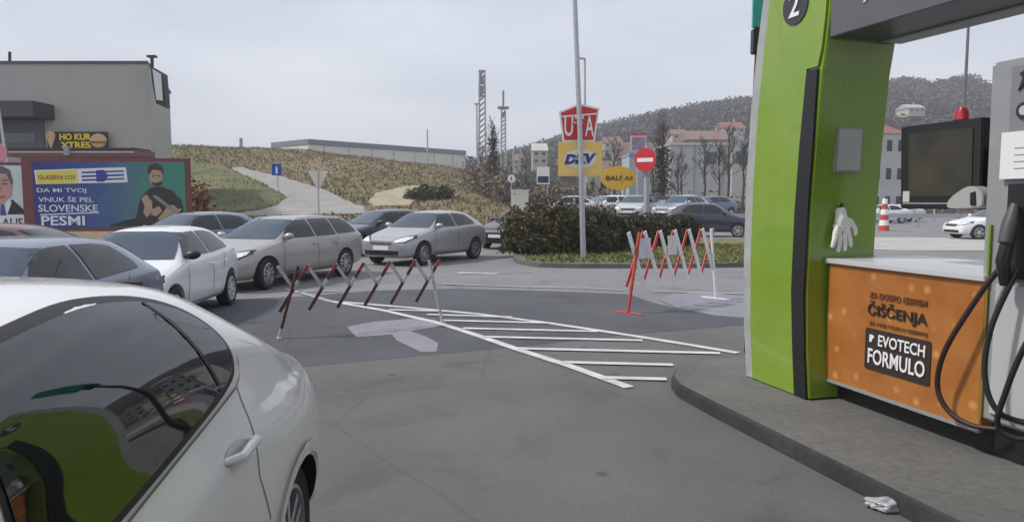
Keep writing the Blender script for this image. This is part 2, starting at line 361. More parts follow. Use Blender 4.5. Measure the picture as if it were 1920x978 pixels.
P = np.array(pts); h = np.random.uniform(.04, .11, len(P)); dx = np.random.normal(size=(len(P), 2)) * .025
T = np.stack([P + np.c_[dx, 0 * h], P - np.c_[dx, 0 * h], P + np.c_[np.random.normal(size=(len(P), 2)) * .04, h]], 1)
m_blade = mat('grass_blades', (.10, .13, .035), .9, col2=(.22, .2, .08), vscale=1.5, island=True)
struct(tris('grass', T, m_blade), 'stuff')
def inside(x, y, poly):
    c_ = False
    for (x0, y0), (x1, y1) in zip(poly, poly[1:] + poly[:1]):
        if (y0 > y) != (y1 > y) and x < (x1 - x0) * (y - y0) / (y1 - y0) + x0: c_ = not c_
    return c_
# dry tussocks on the slope
Q = []
while len(Q) < 30000:
    px = random.uniform(300, 1090); d = random.uniform(34, 99); x = (px - 960) / F * d
    if inside(x, d, pl) or inside(x, d, sc1) or (inside(x, d, gl) and random.random() < .8): continue
    Q.append((x, d, hill(x, d)))
Q = np.array(Q)
h = np.random.uniform(.05, .2, len(Q)) * (1 + Q[:, 1] / 120); dx = np.random.normal(size=(len(Q), 2)) * .045
T = np.stack([Q + np.c_[dx, -.05 + 0 * h], Q - np.c_[dx, .05 + 0 * h], Q + np.c_[np.random.normal(size=(len(Q), 2)) * .15, h]], 1)
m_tus = mat('tussocks', (.14, .115, .058), .95, col2=(.215, .175, .098), vscale=.15, island=True)
struct(tris('dry_tussocks', T, m_tus), 'stuff')

# ------------------------------------------------------------------ vehicles
HATCH = [(2.08, .36, .55, .60, .60, .48), (2.03, .24, .63, .70, .76, .60), (1.82, .20, .72, .80, .84, .66), (1.30, .20, .85, .91, .885, .70), (1.00, .20, .92, .97, .89, .72), (.88, .20, .94, 1.01, .89, .70), (.30, .20, .96, 1.39, .89, .58), (.05, .20, .965, 1.455, .89, .57), (-.60, .20, .985, 1.475, .89, .57), (-1.20, .20, 1.005, 1.44, .885, .55), (-1.52, .22, 1.015, 1.36, .87, .53), (-1.93, .26, 1.0, 1.06, .82, .60), (-2.06, .34, .90, .95, .76, .58), (-2.12, .42, .70, .75, .66, .5)]
ESTATE = [(2.28, .36, .55, .60, .60, .48), (2.23, .24, .64, .71, .76, .60), (2.02, .20, .72, .80, .85, .66), (1.50, .20, .84, .90, .895, .70), (1.15, .20, .91, .96, .90, .72), (1.02, .20, .93, 1.0, .90, .70), (.38, .20, .95, 1.37, .90, .58), (.1, .20, .955, 1.44, .90, .58), (-.6, .20, .965, 1.475, .90, .58), (-1.4, .20, .985, 1.465, .895, .57), (-1.95, .22, .995, 1.42, .88, .55), (-2.2, .26, 1.0, 1.14, .84, .60), (-2.30, .34, .92, .98, .78, .60), (-2.36, .42, .70, .75, .68, .5)]
SEDAN = [(2.2, .36, .55, .60, .60, .48), (2.15, .24, .63, .70, .76, .60), (1.95, .20, .72, .79, .84, .66), (1.45, .20, .84, .89, .885, .70), (1.1, .20, .90, .95, .89, .72), (.98, .20, .92, .98, .89, .70), (.3, .20, .94, 1.35, .89, .58), (.05, .20, .945, 1.42, .89, .56), (-.5, .20, .955, 1.44, .89, .56), (-.95, .20, .97, 1.39, .885, .54), (-1.55, .22, .98, 1.08, .87, .60), (-1.75, .24, .975, 1.05, .86, .64), (-2.1, .3, .95, 1.01, .80, .64), (-2.2, .42, .72, .77, .68, .5)]
NEAR = [(2.08, .35, .60, .66, .60, .45), (2.0, .25, .72, .80, .77, .58), (1.75, .22, .84, .91, .86, .68), (1.4, .22, .90, .97, .89, .70), (1.2, .22, .92, 1.01, .89, .70), (1.05, .22, .93, 1.06, .88, .69), (.45, .22, .935, 1.44, .865, .63), (.15, .22, .955, 1.50, .865, .61), (-.35, .22, 1.02, 1.525, .87, .605), (-.75, .22, 1.095, 1.50, .875, .59), (-1.1, .22, 1.10, 1.43, .885, .50), (-1.3, .22, 1.075, 1.29, .895, .45), (-1.55, .26, 1.03, 1.10, .87, .50), (-1.78, .30, .98, 1.05, .84, .60), (-1.92, .38, .88, .94, .74, .56), (-1.98, .45, .74, .79, .64, .5)]

def body_mesh(st, axles, r_arch, levels, paint, flare=0.0, sh_=(.80, .955, .915, .07)):
    mb = MB(); vs = []
    for x, zb, zl, zt, hw, wr in st:
        d = zt - zl
        half = [(0, zb), (hw * .80, zb), (hw * .965, zb + .07 * min(1, (zl - zb) / .5)), (hw * 1.0, zb + (zl - zb) * .5), (hw * .992, zb + (zl - zb) * sh_[0]), (hw * sh_[1], zl), (hw * sh_[2], zl + d * sh_[3]), (wr + .045, zl + d * .80), (wr * .80, zl + d * .975), (0, zt + .012)]
        ring = [(x, y, z) for y, z in half] + [(x, -y, z) for y, z in half[-2:0:-1]]
        vs += ring
    n = 18; S = len(st)
    fs = [(i * n + k, i * n + (k + 1) % n, (i + 1) * n + (k + 1) % n, (i + 1) * n + k) for i in range(S - 1) for k in range(n)]
    for b in (0, (S - 1) * n):
        fs.append((b, b + 1, b + 17)); fs.append((b + 9, b + 8, b + 10))
        for k in range(1, 8): fs.append((b + k, b + k + 1, b + 17 - k, b + 18 - k))
    mb.add(vs, fs); me = mb.mesh('body')
    o = link('body', me, paint); me.materials.append(m_dark_in)
    s = o.modifiers.new('s', 'SUBSURF'); s.levels = levels; s.render_levels = levels
    me2 = baked(o); o.modifiers.clear(); o.data = me2
    if flare:
        for v in me2.vertices:
            for ax in axles:
                q = math.hypot(v.co.x - ax, (v.co.z - .40) * .95)
                if v.co.z < 1.0 and abs(v.co.y) > .5:
                    v.co.y += math.copysign(flare * math.exp(-((q - .40) / .22) ** 2), v.co.y)
    cuts = []
    for ax in axles:
        for sd in (1, -1):
            c_ = MB().lathe([(0, .52), (r_arch, .52), (r_arch, 1.2), (0, 1.2)], (ax, 0, .32), (0, sd, 0), 28)
            co_ = part('cut', c_, m_dark_in); cuts.append(co_)
            b = o.modifiers.new('b', 'BOOLEAN'); b.operation = 'DIFFERENCE'; b.object = co_; b.solver = 'EXACT'; b.material_mode = 'TRANSFER'
    me3 = baked(o)
    bpy.data.objects.remove(o)
    for c_ in cuts: bpy.data.objects.remove(c_)
    bm = bmesh.new(); bm.from_mesh(me3); shade(bm, 35); bm.to_mesh(me3); bm.free()
    return me3

class Shell:
    def __init__(s, me):
        s.t = BVHTree.FromPolygons([v.co.copy() for v in me.vertices], [tuple(p.vertices) for p in me.polygons])
    def hit(s, a, b, ax):
        if ax == 'L': o, d = Vector((a, 2, b)), Vector((0, -1, 0))
        elif ax == 'R': o, d = Vector((a, -2, b)), Vector((0, 1, 0))
        elif ax == 'F': o, d = Vector((4, a, b)), Vector((-1, 0, 0))
        elif ax == 'B': o, d = Vector((-4, a, b)), Vector((1, 0, 0))
        else: o, d = Vector((a, b, 3)), Vector((0, 0, -1))
        loc, no, i, _ = s.t.ray_cast(o, d)
        if loc is None: loc, no, i, _ = s.t.find_nearest(o + d * 2)
        if no.dot(d) > 0: no = -no
        return loc, no
    def decal(s, name, poly, ax, m, parent, off=.004, res=.07, thick=0):
        bm = gridpoly(poly, res)
        for v in bm.verts:
            loc, no = s.hit(v.co.x, v.co.y, ax); v.co = loc + no * off
        out = {'L': (0, 1, 0), 'R': (0, -1, 0), 'F': (1, 0, 0), 'B': (-1, 0, 0), 'T': (0, 0, 1)}[ax]
        bm.normal_update()
        if sum((f.normal.dot(Vector(out)) for f in bm.faces)) < 0: bmesh.ops.reverse_faces(bm, faces=bm.faces)
        if thick:
            bmesh.ops.solidify(bm, geom=bm.faces[:], thickness=thick)
        for f in bm.faces: f.smooth = True
        me = bpy.data.meshes.new(name); bm.to_mesh(me); bm.free(); return link(name, me, m, parent)

def line(p, q, wd):
    p, q = Vector(p), Vector(q); n = (q - p).normalized(); n = Vector((-n.y, n.x)) * wd / 2
    return [tuple(p + n), tuple(q + n), tuple(q - n), tuple(p - n)]

_wheel = {}
def wheel_meshes(r, style):
    if (r, style) in _wheel: return _wheel[(r, style)]
    ty = MB().lathe([(r * .66, -.10), (r * .90, -.105), (r * .98, -.085), (r, -.05), (r, .05), (r * .98, .085), (r * .90, .105), (r * .66, .10), (r * .64, .06), (r * .64, -.06), (r * .66, -.10)], (0, 0, 0), (0, 1, 0), 32).mesh('tyre', smooth=True)
    rm = MB().lathe([(r * .69, .02), (r * .69, .10), (r * .63, .105), (r * .60, .05), (r * .60, .01), (0, .01)], (0, 0, 0), (0, 1, 0), 32)
    k_ = 5 if style == 'five' else 8
    for k in range(k_):
        a = k * 2 * math.pi / k_; M = Matrix.Rotation(a, 3, 'Y')
        if style == 'five':
            for s_ in (-1, 1): rm.box(M @ Vector((s_ * r * .10, .075, r * .36)), (r * .10, .04, r * .56), M @ Matrix.Rotation(s_ * .14, 3, 'Y'))
        else: rm.box(M @ Vector((0, .075, r * .34)), (r * .15, .035, r * .56), M)
    rm.lathe([(0, .105), (r * .16, .10), (r * .18, .05)], (0, 0, 0), (0, 1, 0), 16)
    rim = rm.mesh('rim', smooth=True)
    back = MB().lathe([(0, .03), (r * .6, .03), (r * .6, .0), (0, 0)], (0, 0, 0), (0, 1, 0), 24).mesh('brake_disc')
    ty.materials.append(m_rub); rim.materials.append(m_rim if style == 'five' else m_rimc); back.materials.append(m_dark_in)
    _wheel[(r, style)] = (ty, rim, back); return _wheel[(r, style)]

_bodies = {}
def car(name, label, cat, kind, loc, heading, paint, group=None, wheel_r=.315, style='five', steer=0, scale=1.0, detail=True, roof_rails=False, black_mirror=False, rear_red=True):
    t = thing(name, label, cat, (loc[0], loc[1], .62 if (group and 'beyond the hedge' in group and loc[1] > 40.5 and loc[0] < 17.5) else 0), heading, group); t.scale = (scale,) * 3
    st, ax = {'hatch': (HATCH, (1.31, -1.29)), 'estate': (ESTATE, (1.42, -1.38)), 'sedan': (SEDAN, (1.36, -1.32)), 'suv': (HATCH, (1.31, -1.29))}[kind]
    zs = 1.12 if kind == 'suv' else 1.0
    if kind not in _bodies:
        st2 = [(x, zb * (1.2 if zs > 1 else 1), zl * zs, zt * zs, hw, wr * (1.06 if zs > 1 else 1)) for x, zb, zl, zt, hw, wr in st]
        _bodies[kind] = body_mesh(st2, ax, wheel_r + .055, 2, paint)
    src = _bodies[kind]; me = src.copy(); me.materials.clear(); me.materials.append(paint); me.materials.append(m_dark_in)
    body = link('body', me, None, t); sh = Shell(src)
    Z = lambda pl: [(a, b * zs) for a, b in pl]
    sh.decal('windscreen', Z([(-.70, 1.005), (.70, 1.005), (.66, 1.12), (.545, 1.37), (.3, 1.39), (-.3, 1.39), (-.545, 1.37), (-.66, 1.12)]), 'F', m_wind, t, .011, .06)
    wf = {'hatch': [[(.70, 1.02), (.27, 1.335), (.0, 1.375), (-.27, 1.38), (-.30, 1.02)], [(-.37, 1.02), (-.34, 1.38), (-.75, 1.37), (-1.05, 1.33), (-1.32, 1.14), (-1.33, 1.06)]],
          'estate': [[(.82, 1.01), (.36, 1.325), (.05, 1.37), (-.22, 1.385), (-.25, 1.01)], [(-.32, 1.01), (-.29, 1.385), (-1.02, 1.385), (-1.06, 1.02)], [(-1.14, 1.03), (-1.10, 1.385), (-1.55, 1.37), (-1.80, 1.31), (-1.97, 1.09), (-1.95, 1.05)]],
          'sedan': [[(.75, 1.0), (.30, 1.30), (.0, 1.34), (-.22, 1.35), (-.25, 1.0)], [(-.32, 1.0), (-.29, 1.35), (-.6, 1.345), (-.85, 1.30), (-1.2, 1.09), (-1.18, 1.02)]]}
    wf['suv'] = wf['hatch']
    for sd in ('L', 'R'):
        for pl in wf[kind]: sh.decal('side_window', Z(pl), sd, m_glass, t, .009, .07)
    rz_ = {'hatch': (1.10, 1.33), 'suv': (1.10, 1.33), 'estate': (1.09, 1.35), 'sedan': (1.09, 1.33)}[kind]
    sh.decal('rear_window', Z([(-.60, rz_[0]), (.60, rz_[0]), (.5, rz_[1]), (-.5, rz_[1])]), 'B', m_glass, t, .011, .06)
    fx = max(s[0] for s in st)
    for s_ in (1, -1):
        f_ = lambda pl: [(a * s_, b * zs) for a, b in pl]
        hl_ = sh.decal('headlight', f_([(.37, .62), (.40, .71), (.61, .80), (.79, .825), (.83, .74), (.74, .63)]), 'F', m_black, t, .005, .05)
        sh.decal('lens', f_([(.42, .645), (.44, .70), (.62, .775), (.76, .795), (.79, .735), (.71, .655)]), 'F', m_lampg, hl_, .010, .05)
        sh.decal('tail_light', f_([(.52, .78), (.54, .93), (.66, .97), (.73, .92), (.71, .80)]), 'B', m_tail, t, .006, .07)
    sh.decal('grille', Z([(-.36, .585), (.36, .585), (.42, .69), (-.42, .69)]), 'F', m_black, t, .006, .08)
    sh.decal('lower_intake', Z([(-.55, .30), (.55, .30), (.58, .42), (-.58, .42)]), 'F', m_black, t, .005, .1)
    pr = MB(); loc_, no = sh.hit(0, .48 * zs, 'F'); pr.box((loc_.x + .008, 0, .49 * zs), (.012, .52, .11)); part('number_plate', pr, m_plate, t)
    if detail:
        b1 = wf[kind][0][4][0] - .035; b0 = wf[kind][0][0][0] + .10; b2 = ax[1] + .42
        for sd in ('L', 'R'):
            seams = [line((b1, .30), (b1 + .0, .99), .014), line((b0, .34), (b0 - .03, .97), .014), line((b2, .74), (b2 - .14, .99), .014), line((b2 + .07, .30), (b2 + .06, .45), .014), line((b0, .32), (b2 + .1, .30), .012)]
            for q in seams: sh.decal('door_gap', Z(q), sd, m_gap, body, .003, .12)
            for hx in (b1 + .12, b2 + .02):
                loc_, no = sh.hit(hx, .86 * zs, sd); sy = 1 if sd == 'L' else -1
                part('door_handle', MB().path([loc_ + Vector((-.10, 0, 0)), loc_ + Vector((-.08, sy * .035, .0)), loc_ + Vector((.06, sy * .035, .0)), loc_ + Vector((.09, 0, 0))], .013, 6), paint, t, smooth=True)
        sh.decal('wiper', Z(line((-.45, 1.015), (.12, 1.06), .018)), 'F', m_black, t, .012, .1)
    for sd, sy in (('L', 1), ('R', -1)):
        mx_ = wf[kind][0][0][0] - .06; loc_, no = sh.hit(mx_, 1.03 * zs, sd)
        q = MB(); c_ = Vector((mx_ + .0, loc_.y + sy * .13, 1.055 * zs))
        bm = bmesh.new(); bmesh.ops.create_icosphere(bm, subdivisions=2, radius=1)
        for v in bm.verts:
            v.co = Vector((max(-.55, v.co.x) * .085, v.co.y * .125, v.co.z * .075 + .012 * v.co.y * sy)) + c_
        me_ = bpy.data.meshes.new('wing_mirror'); shade(bm); bm.to_mesh(me_); bm.free(); mo = link('wing_mirror', me_, m_black if black_mirror else paint, t)
        part('mirror_arm', MB().path([loc_ + Vector((0, -sy * .03, 0)), c_ + Vector((0, -sy * .05, -.03))], .025, 6), m_black, mo)
    if roof_rails:
        for sy in (1, -1):
            ps = []
            for x in (.15, .0, -.5, -1.1, -1.6, -1.75):
                loc_, no = sh.hit(x, sy * .52, 'T'); ps.append(loc_ + Vector((0, 0, .035 if x not in (.15, -1.75) else 0)))
            part('roof_rail', MB().path(ps, .014, 6), m_chr, t, smooth=True)
    ty, rim, back = wheel_meshes(wheel_r, style)
    for i, a in enumerate(ax):
        for sy in (1, -1):
            wo = bpy.data.objects.new('wheel', None); C.objects.link(wo); wo.parent = t
            wo.location = (a, sy * .775, wheel_r); wo.rotation_euler = (0, random.uniform(0, 1), (0 if sy > 0 else math.pi) + (steer if i == 0 else 0))
            link('tyre', ty, None, wo); link('rim', rim, None, wo); link('brake_disc', back, None, wo)
    return t

def paint(name, c, metal=0.0, rough=.35): return mat('paint_' + name, c, rough, metal=metal, coat=.8, var=.04, vscale=1.5)
p_white = paint('white', (.74, .75, .76)); p_silver = paint('silver', (.36, .355, .375), .35, .35); p_greysil = paint('warm_silver', (.34, .33, .315), .35, .35)
p_navy = paint('navy', (.012, .015, .035)); p_blue = paint('blue_grey', (.12, .16, .25), .3); p_maroon = paint('maroon', (.085, .012, .016)); p_black = paint('black', (.012, .012, .014))
p_blusil = paint('blue_silver', (.36, .40, .47), .3); p_light = paint('light_grey', (.5, .5, .51), .2); p_redw = paint('faded_red', (.30, .09, .08))
QG = 'cars waiting in the queue'
def place(front, rear, axf, axr):        # centre and heading from two axle points
    f, r = Vector(front), Vector(rear); d = (f - r).normalized(); return f - d * axf, math.atan2(d.y, d.x)

# foreground car: built with its own profile
def chaikin(P, k=2):
    for _ in range(k):
        Q = []
        for a, b in zip(P, P[1:] + P[:1]): Q += [(a[0] * .75 + b[0] * .25, a[1] * .75 + b[1] * .25), (a[0] * .25 + b[0] * .75, a[1] * .25 + b[1] * .75)]
        P = Q
    return P
def grow(P, d):
    out = []; n = len(P)
    area = sum(P[i][0] * P[(i + 1) % n][1] - P[(i + 1) % n][0] * P[i][1] for i in range(n))
    for i in range(n):
        a, b = Vector(P[i - 1]), Vector(P[(i + 1) % n]); t = (b - a).normalized(); nn = Vector((t.y, -t.x)) * (1 if area > 0 else -1)
        out.append(tuple(Vector(P[i]) + nn * d))
    return out
def near_car():
    t = thing('parked_car', 'large white crossover filling the lower left corner, seen beside its dark rear side window', 'car', (-1.735, 1.66, 0), R(-88.3), QG)
    pw = mat('paint_pearl_white', (.82, .82, .815), .24, coat=1.0, var=.02, vscale=2)
    axl = (1.27, -1.22)
    me = body_mesh(NEAR, axl, .365, 3, pw, .03, (.84, .90, .868, .42)); body = link('body', me, None, t); sh = Shell(me)
    W1 = [(1.0, 1.0), (.62, 1.28), (.46, 1.36), (.40, 1.37), (.42, .965)]
    W2 = chaikin([(.33, .97), (.31, 1.395), (.30, 1.40), (.0, 1.435), (-.25, 1.455), (-.42, 1.45), (-.57, 1.43), (-.69, 1.39), (-.78, 1.335), (-.825, 1.26), (-.82, 1.19), (-.765, 1.14), (-.5, 1.085), (.0, 1.0), (.31, .965)])
    for sd in ('L', 'R'):
        for W in (W1, W2):
            big = grow(W, .020)
            tr = sh.decal('window_trim', big, sd, m_black, t, .003, .04)
            sh.decal('side_window', W, sd, m_sideg, t, .006, .04)
        cv = [(-.865, 1.25), (-.858, 1.185), (-.815, 1.132), (-.765, 1.108), (-.5, 1.06), (.0, .975), (.35, .938), (.9, .955)]; sill = cv + [(a + .003, b - .009) for a, b in cv[::-1]]
        sh.decal('chrome_strip', sill, sd, mat('satin_trim', (.20, .20, .21), .3, metal=.6), t, .010, .06)
        # quarter divider
        sh.decal('window_divider', line((-.54, 1.43), (-.66, 1.14), .018), sd, m_black, t, .009, .06)
        sy = 1 if sd == 'L' else -1
        loc_, no = sh.hit(-.62, .93, sd)
        part('door_handle', MB().path([loc_ + Vector((-.11, -sy * .01, .0)), loc_ + Vector((-.09, sy * .035, .01)), loc_ + Vector((.05, sy * .035, .0)), loc_ + Vector((.09, -sy * .01, -.005))], [.013, .017, .017, .012], 8), mat('pearl_handle', (.82, .82, .81), .25, coat=1), t, smooth=True)
        cup = [(-.72 + .001 + .10 * math.cos(k * math.pi / 6) + .10, .925 + .035 * math.sin(k * math.pi / 6)) for k in range(12)]
        sh.decal('handle_recess', cup, sd, mat('recess_white', (.5, .5, .5), .4), t, .003, .05)
        for q in (line((.36, .34), (.37, 1.05), .007), line((.36, .32), (-.76, .30), .007), line((-.80, .62), (-.74, .80), .006), line((-.74, .80), (-.79, 1.10), .006), line((1.05, .66), (1.0, 1.05), .007)):
            sh.decal('door_gap', q, sd, mat('pearl_gap', (.16, .16, .16), .6), body, .002, .06)
        lo = sh.decal('wheel_arch_lip', [(axl[1] + r_ * math.cos(a), .33 + r_ * math.sin(a)) for r_, seq in ((.425, range(0, 13)), (.372, range(12, -1, -1))) for a in [k * math.pi / 12 for k in seq]], sd, m_black if False else mat('pearl_lip', (.80, .80, .79), .3, coat=1), body, .012, .05)
    sh.decal('windscreen', [(-.66, 1.08), (.66, 1.08), (.54, 1.41), (-.54, 1.41)], 'F', m_wind, t, .004, .07)
    sh.decal('rear_window', [(-.48, 1.20), (.48, 1.20), (.40, 1.43), (-.40, 1.43)], 'B', m_glass, t, .004, .07)
    for s_ in (1, -1):
        sh.decal('tail_light', [(a * s_, b) for a, b in [(.60, .86), (.60, .97), (.74, 1.0), (.74, .88)]], 'B', m_tail, t, .006, .06)
        sh.decal('headlight', [(a * s_, b) for a, b in [(.40, .72), (.44, .80), (.70, .88), (.72, .78)]], 'F', m_lampg, t, .006, .06)
    sh.decal('grille', [(-.38, .52), (.38, .52), (.42, .66), (-.42, .66)], 'F', m_black, t, .006, .08)
    # roof spoiler over the tailgate
    sp = MB(); rows = []
    for y in (-.22, -.12, 0, .12, .22):
        a, _ = sh.hit(-1.10, y, 'T'); rows.append((a.z, y))
    vs = []
    for z, y in rows: vs += [(-1.05, y, z + .035), (-1.36, y * .97, z + .0), (-1.36, y * .97, z - .06), (-1.12, y, z - .05)]
    fs = [(i * 4 + k, i * 4 + (k + 1) % 4, i * 4 + 4 + (k + 1) % 4, i * 4 + 4 + k) for i in range(4) for k in range(4)] + [(0, 1, 2, 3), (16, 17, 18, 19)]
    sp.add(vs, fs); part('spoiler', sp, m_black, t, smooth=True)
    ty, rim, back = wheel_meshes(.335, 'five')
    for i, a in enumerate(axl):
        for sy in (1, -1):
            wo = bpy.data.objects.new('wheel', None); C.objects.link(wo); wo.parent = t
            wo.location = (a, sy * .745, .335); wo.rotation_euler = (0, random.uniform(0, 1), 0 if sy > 0 else math.pi)
            link('tyre', ty, None, wo); link('rim', rim, None, wo); link('brake_disc', back, None, wo)
    return t
near_car()

cp = MB(); fx_ = [(1.2, 39.3), (14.5, 39.3), (19, 66), (1.2, 66)]
cp.add([(a, b, -.02) for a, b in fx_] + [(a + (.8 if a < 5 else -.8), b + (.8 if b < 50 else -.8), .62) for a, b in fx_], [(0, 1, 5, 4), (1, 2, 6, 5), (2, 3, 7, 6), (3, 0, 4, 7), (4, 5, 6, 7)])
struct(part('car_park', cp, m_road))
cpos, hd = place(G(500, 543)[:2], G(650, 517)[:2], 1.42, -1.38); off = Vector((math.sin(hd), -math.cos(hd))) * .83
cpos = cpos + off
car('parked_car', 'silver estate car with long roof and roof rails, first behind the white hatchback', 'car', 'estate', cpos, hd, p_greysil, QG, .325, 'five', .22, .97, True, True)
cpos, hd = place(G(790, 497)[:2], G(910, 483)[:2], 1.31, -1.29); hd += R(3); cpos = cpos + Vector((math.sin(hd), -math.cos(hd))) * .83
car('parked_car', 'silver hatchback with dark grille, following the silver estate, nearest the hedge', 'car', 'hatch', cpos, hd, p_silver, QG, .315, 'five', .1, 1.0)
car('parked_car', 'white hatchback with black wing mirrors between the silver cars and the foreground', 'car', 'hatch', (-5.42, 10.75), R(-85.5), p_white, QG, .315, 'eight', 0, .93, True, False, True)
car('parked_car', 'blue grey car between the foreground crossover and the white hatchback', 'car', 'hatch', (-4.9, 6.75), R(-88), paint('slate_blue', (.17, .20, .27), .3), QG, .31, 'eight', 0, .95)
car('parked_car', 'dark red car side on in front of the blue billboard', 'car', 'sedan', (-8.6, 11.6), R(186), p_maroon, QG, .31, 'eight', 0, .97)
car('parked_car', 'dark blue car half hidden behind the silver estate', 'car', 'hatch', (-8.3, 18.6), R(-118), p_blue, QG, .315, 'five')
car('parked_car', 'near black hatchback partly hidden between the silver estate and silver hatchback', 'car', 'hatch', (-4.4, 24.2), R(-135), p_navy, QG, .315, 'five')
car('parked_car', 'dark car sticking out behind the left end of the hedge', 'car', 'hatch', (.35, 27.5), R(-118), p_black, QG, .315, 'five')
PG = 'cars parked beyond the hedge'
car('parked_car', 'dark navy car beyond the right end of the low hedge', 'car', 'suv', (9.75, 35.3), R(-20), p_navy, PG, .33, 'five')
car('parked_car', 'pale blue car left of the dark navy car beyond the hedge', 'car', 'hatch', (9.9, 42.2), R(-135), p_blusil, PG, .315, 'eight', detail=False)
car('parked_car', 'light silver car above the tall hedge, left of the lamp post', 'car', 'sedan', (3.4, 44), R(185), p_light, PG, .31, 'eight', detail=False)
car('parked_car', 'white car above the hedge, right of the lamp post', 'car', 'hatch', (6.0, 45), R(200), p_white, PG, .31, 'eight', detail=False)
car('parked_car', 'grey car with large windows under the no entry sign', 'car', 'estate', (7.4, 43.5), R(-110), p_light, PG, .31, 'eight', detail=False)
car('parked_car', 'faded red and white car right of the no entry sign post', 'car', 'hatch', (9.6, 47), R(-110), p_redw, PG, .31, 'eight', detail=False)
car('parked_car', 'dark tall car farthest back in the car park', 'car', 'suv', (13.2, 56), R(-160), p_black, PG, .33, 'eight', detail=False)
car('parked_car', 'blue car between the dark tall car and the pale blue car', 'car', 'hatch', (13.6, 50), R(-150), p_blue, PG, .31, 'eight', detail=False)
car('parked_car', 'white car on the road seen under the pump screen', 'car', 'hatch', (22.3, 33.2), R(180), p_white, PG, .33, 'five')

# ------------------------------------------------------------------ pump island
U = Vector((.28, -.96, 0)).normalized(); M_ = Vector((.96, .28, 0)).normalized(); O = Vector((2.174, 6.558, 0))
UP = Vector((0, 0, 1))
def pw(s, w_, z=0): return O + U * s + M_ * w_ + UP * z
outl = [(-.76, .07), (-.68, -.22), (-.50, -.46), (-.25, -.64), (.05, -.74), (.6, -.76), (6.5, -.76), (6.5, 1.62), (.2, 1.62), (-.3, 1.5), (-.62, 1.2), (-.77, .75), (-.78, .4)]
kb = MB()
n = len(outl); rad = [(-.0, 0), (.0, .10), (.03, .13)]
rings = []
cx, cw = 2.5, .43
for ins, z in [(0, -.02), (.0, .095), (.012, .12), (.035, .13)]:
    ring = []
    for s_, w_ in outl:
        ds = cx - s_; dw = cw - w_; l = math.hypot(ds, dw); ring.append(pw(s_ + ds / l * ins, w_ + dw / l * ins, z))
    rings.append(ring)
inner_r = [p + (pw(cx, cw, .13) - p).normalized() * .16 for p in rings[3]]
rings.append(inner_r)
vs = sum(rings, []); fs = [(i * n + k, i * n + (k + 1) % n, (i + 1) * n + (k + 1) % n, (i + 1) * n + k) for i in range(3) for k in range(n)]
kb.add(vs, fs); isl_o = part('island_kerb', kb, m_kerb, smooth=True); struct(isl_o)
it = MB(); it.add(rings[3], [tuple(range(n))]); struct(part('pump_island', it, m_isl))

m_green = mat('lime_green_panel', (.17, .285, .018), .25, coat=.6, col2=(.21, .325, .028), vscale=1.1)
m_pwhite = mat('pillar_edge_white', (.34, .36, .35), .4, var=.18, vscale=3)
m_beam = mat('graphite_panel', (.10, .10, .115), .4, var=.08, vscale=2)
m_beaml = mat('beam_soffit', (.42, .44, .44), .5)
m_org = mat('orange_panel', (.33, .11, .02), .35, col2=(.43, .18, .045), vscale=2.6)
def bokeh(m):
    t = m.node_tree; b = t.nodes['Principled BSDF']; rp = [n for n in t.nodes if n.type == 'VALTORGB'][0]
    v = t.nodes.new('ShaderNodeTexVoronoi'); v.inputs['Scale'].default_value = 5.5; t.links.new(t.nodes['Texture Coordinate'].outputs['Object'], v.inputs['Vector'])
    mr = t.nodes.new('ShaderNodeMapRange'); mr.inputs[1].default_value = .05; mr.inputs[2].default_value = .22; mr.inputs[3].default_value = .55; mr.inputs[4].default_value = 0
    t.links.new(v.outputs['Distance'], mr.inputs[0]); x = t.nodes.new('ShaderNodeMix'); x.data_type = 'RGBA'; x.inputs['B'].default_value = (.75, .42, .14, 1)
    t.links.new(mr.outputs[0], x.inputs['Factor']); t.links.new(rp.outputs[0], x.inputs['A']); t.links.new(x.outputs['Result'], b.inputs['Base Color'])
def scuff(m, sc_, amt, col):
    t = m.node_tree; b = t.nodes['Principled BSDF']; l = b.inputs['Base Color'].links; src = l[0].from_socket
    n = t.nodes.new('ShaderNodeTexNoise'); n.inputs['Scale'].default_value = sc_; n.inputs['Detail'].default_value = 10; n.inputs['Roughness'].default_value = .7; n.inputs['Distortion'].default_value = 1.2
    t.links.new(t.nodes['Texture Coordinate'].outputs['Object'], n.inputs['Vector'])
    mr = t.nodes.new('ShaderNodeMapRange'); mr.inputs[1].default_value = .56; mr.inputs[2].default_value = .75; mr.inputs[3].default_value = 0; mr.inputs[4].default_value = amt
    t.links.new(n.outputs['Fac'], mr.inputs[0]); x = t.nodes.new('ShaderNodeMix'); x.data_type = 'RGBA'; x.inputs['B'].default_value = (*col, 1)
    t.links.new(mr.outputs[0], x.inputs['Factor']); t.links.new(src, x.inputs['A']); t.links.new(x.outputs['Result'], b.inputs['Base Color'])
    r2 = t.nodes.new('ShaderNodeMapRange'); r2.inputs[1].default_value = .4; r2.inputs[2].default_value = .7; r2.inputs[3].default_value = b.inputs['Roughness'].default_value - .05; r2.inputs[4].default_value = b.inputs['Roughness'].default_value + .25
    t.links.new(n.outputs['Fac'], r2.inputs[0]); t.links.new(r2.outputs[0], b.inputs['Roughness'])
bokeh(m_org); scuff(m_org, 2.0, .35, (.16, .07, .03)); scuff(m_green, 1.6, .45, (.10, .13, .045))
m_cab = mat('dispenser_grey', (.27, .28, .29), .4, var=.06)
m_cabl = mat('dispenser_light', (.45, .46, .47), .4)
pump = thing('petrol_pump', 'green arch shaped petrol pump number 2 with orange counter, on the kerbed island at right', 'petrol pump', pw(0, 0, .13))
pb = pump.location.copy()
def lp(s, w_, z=0): return pw(s, w_, z) - pb
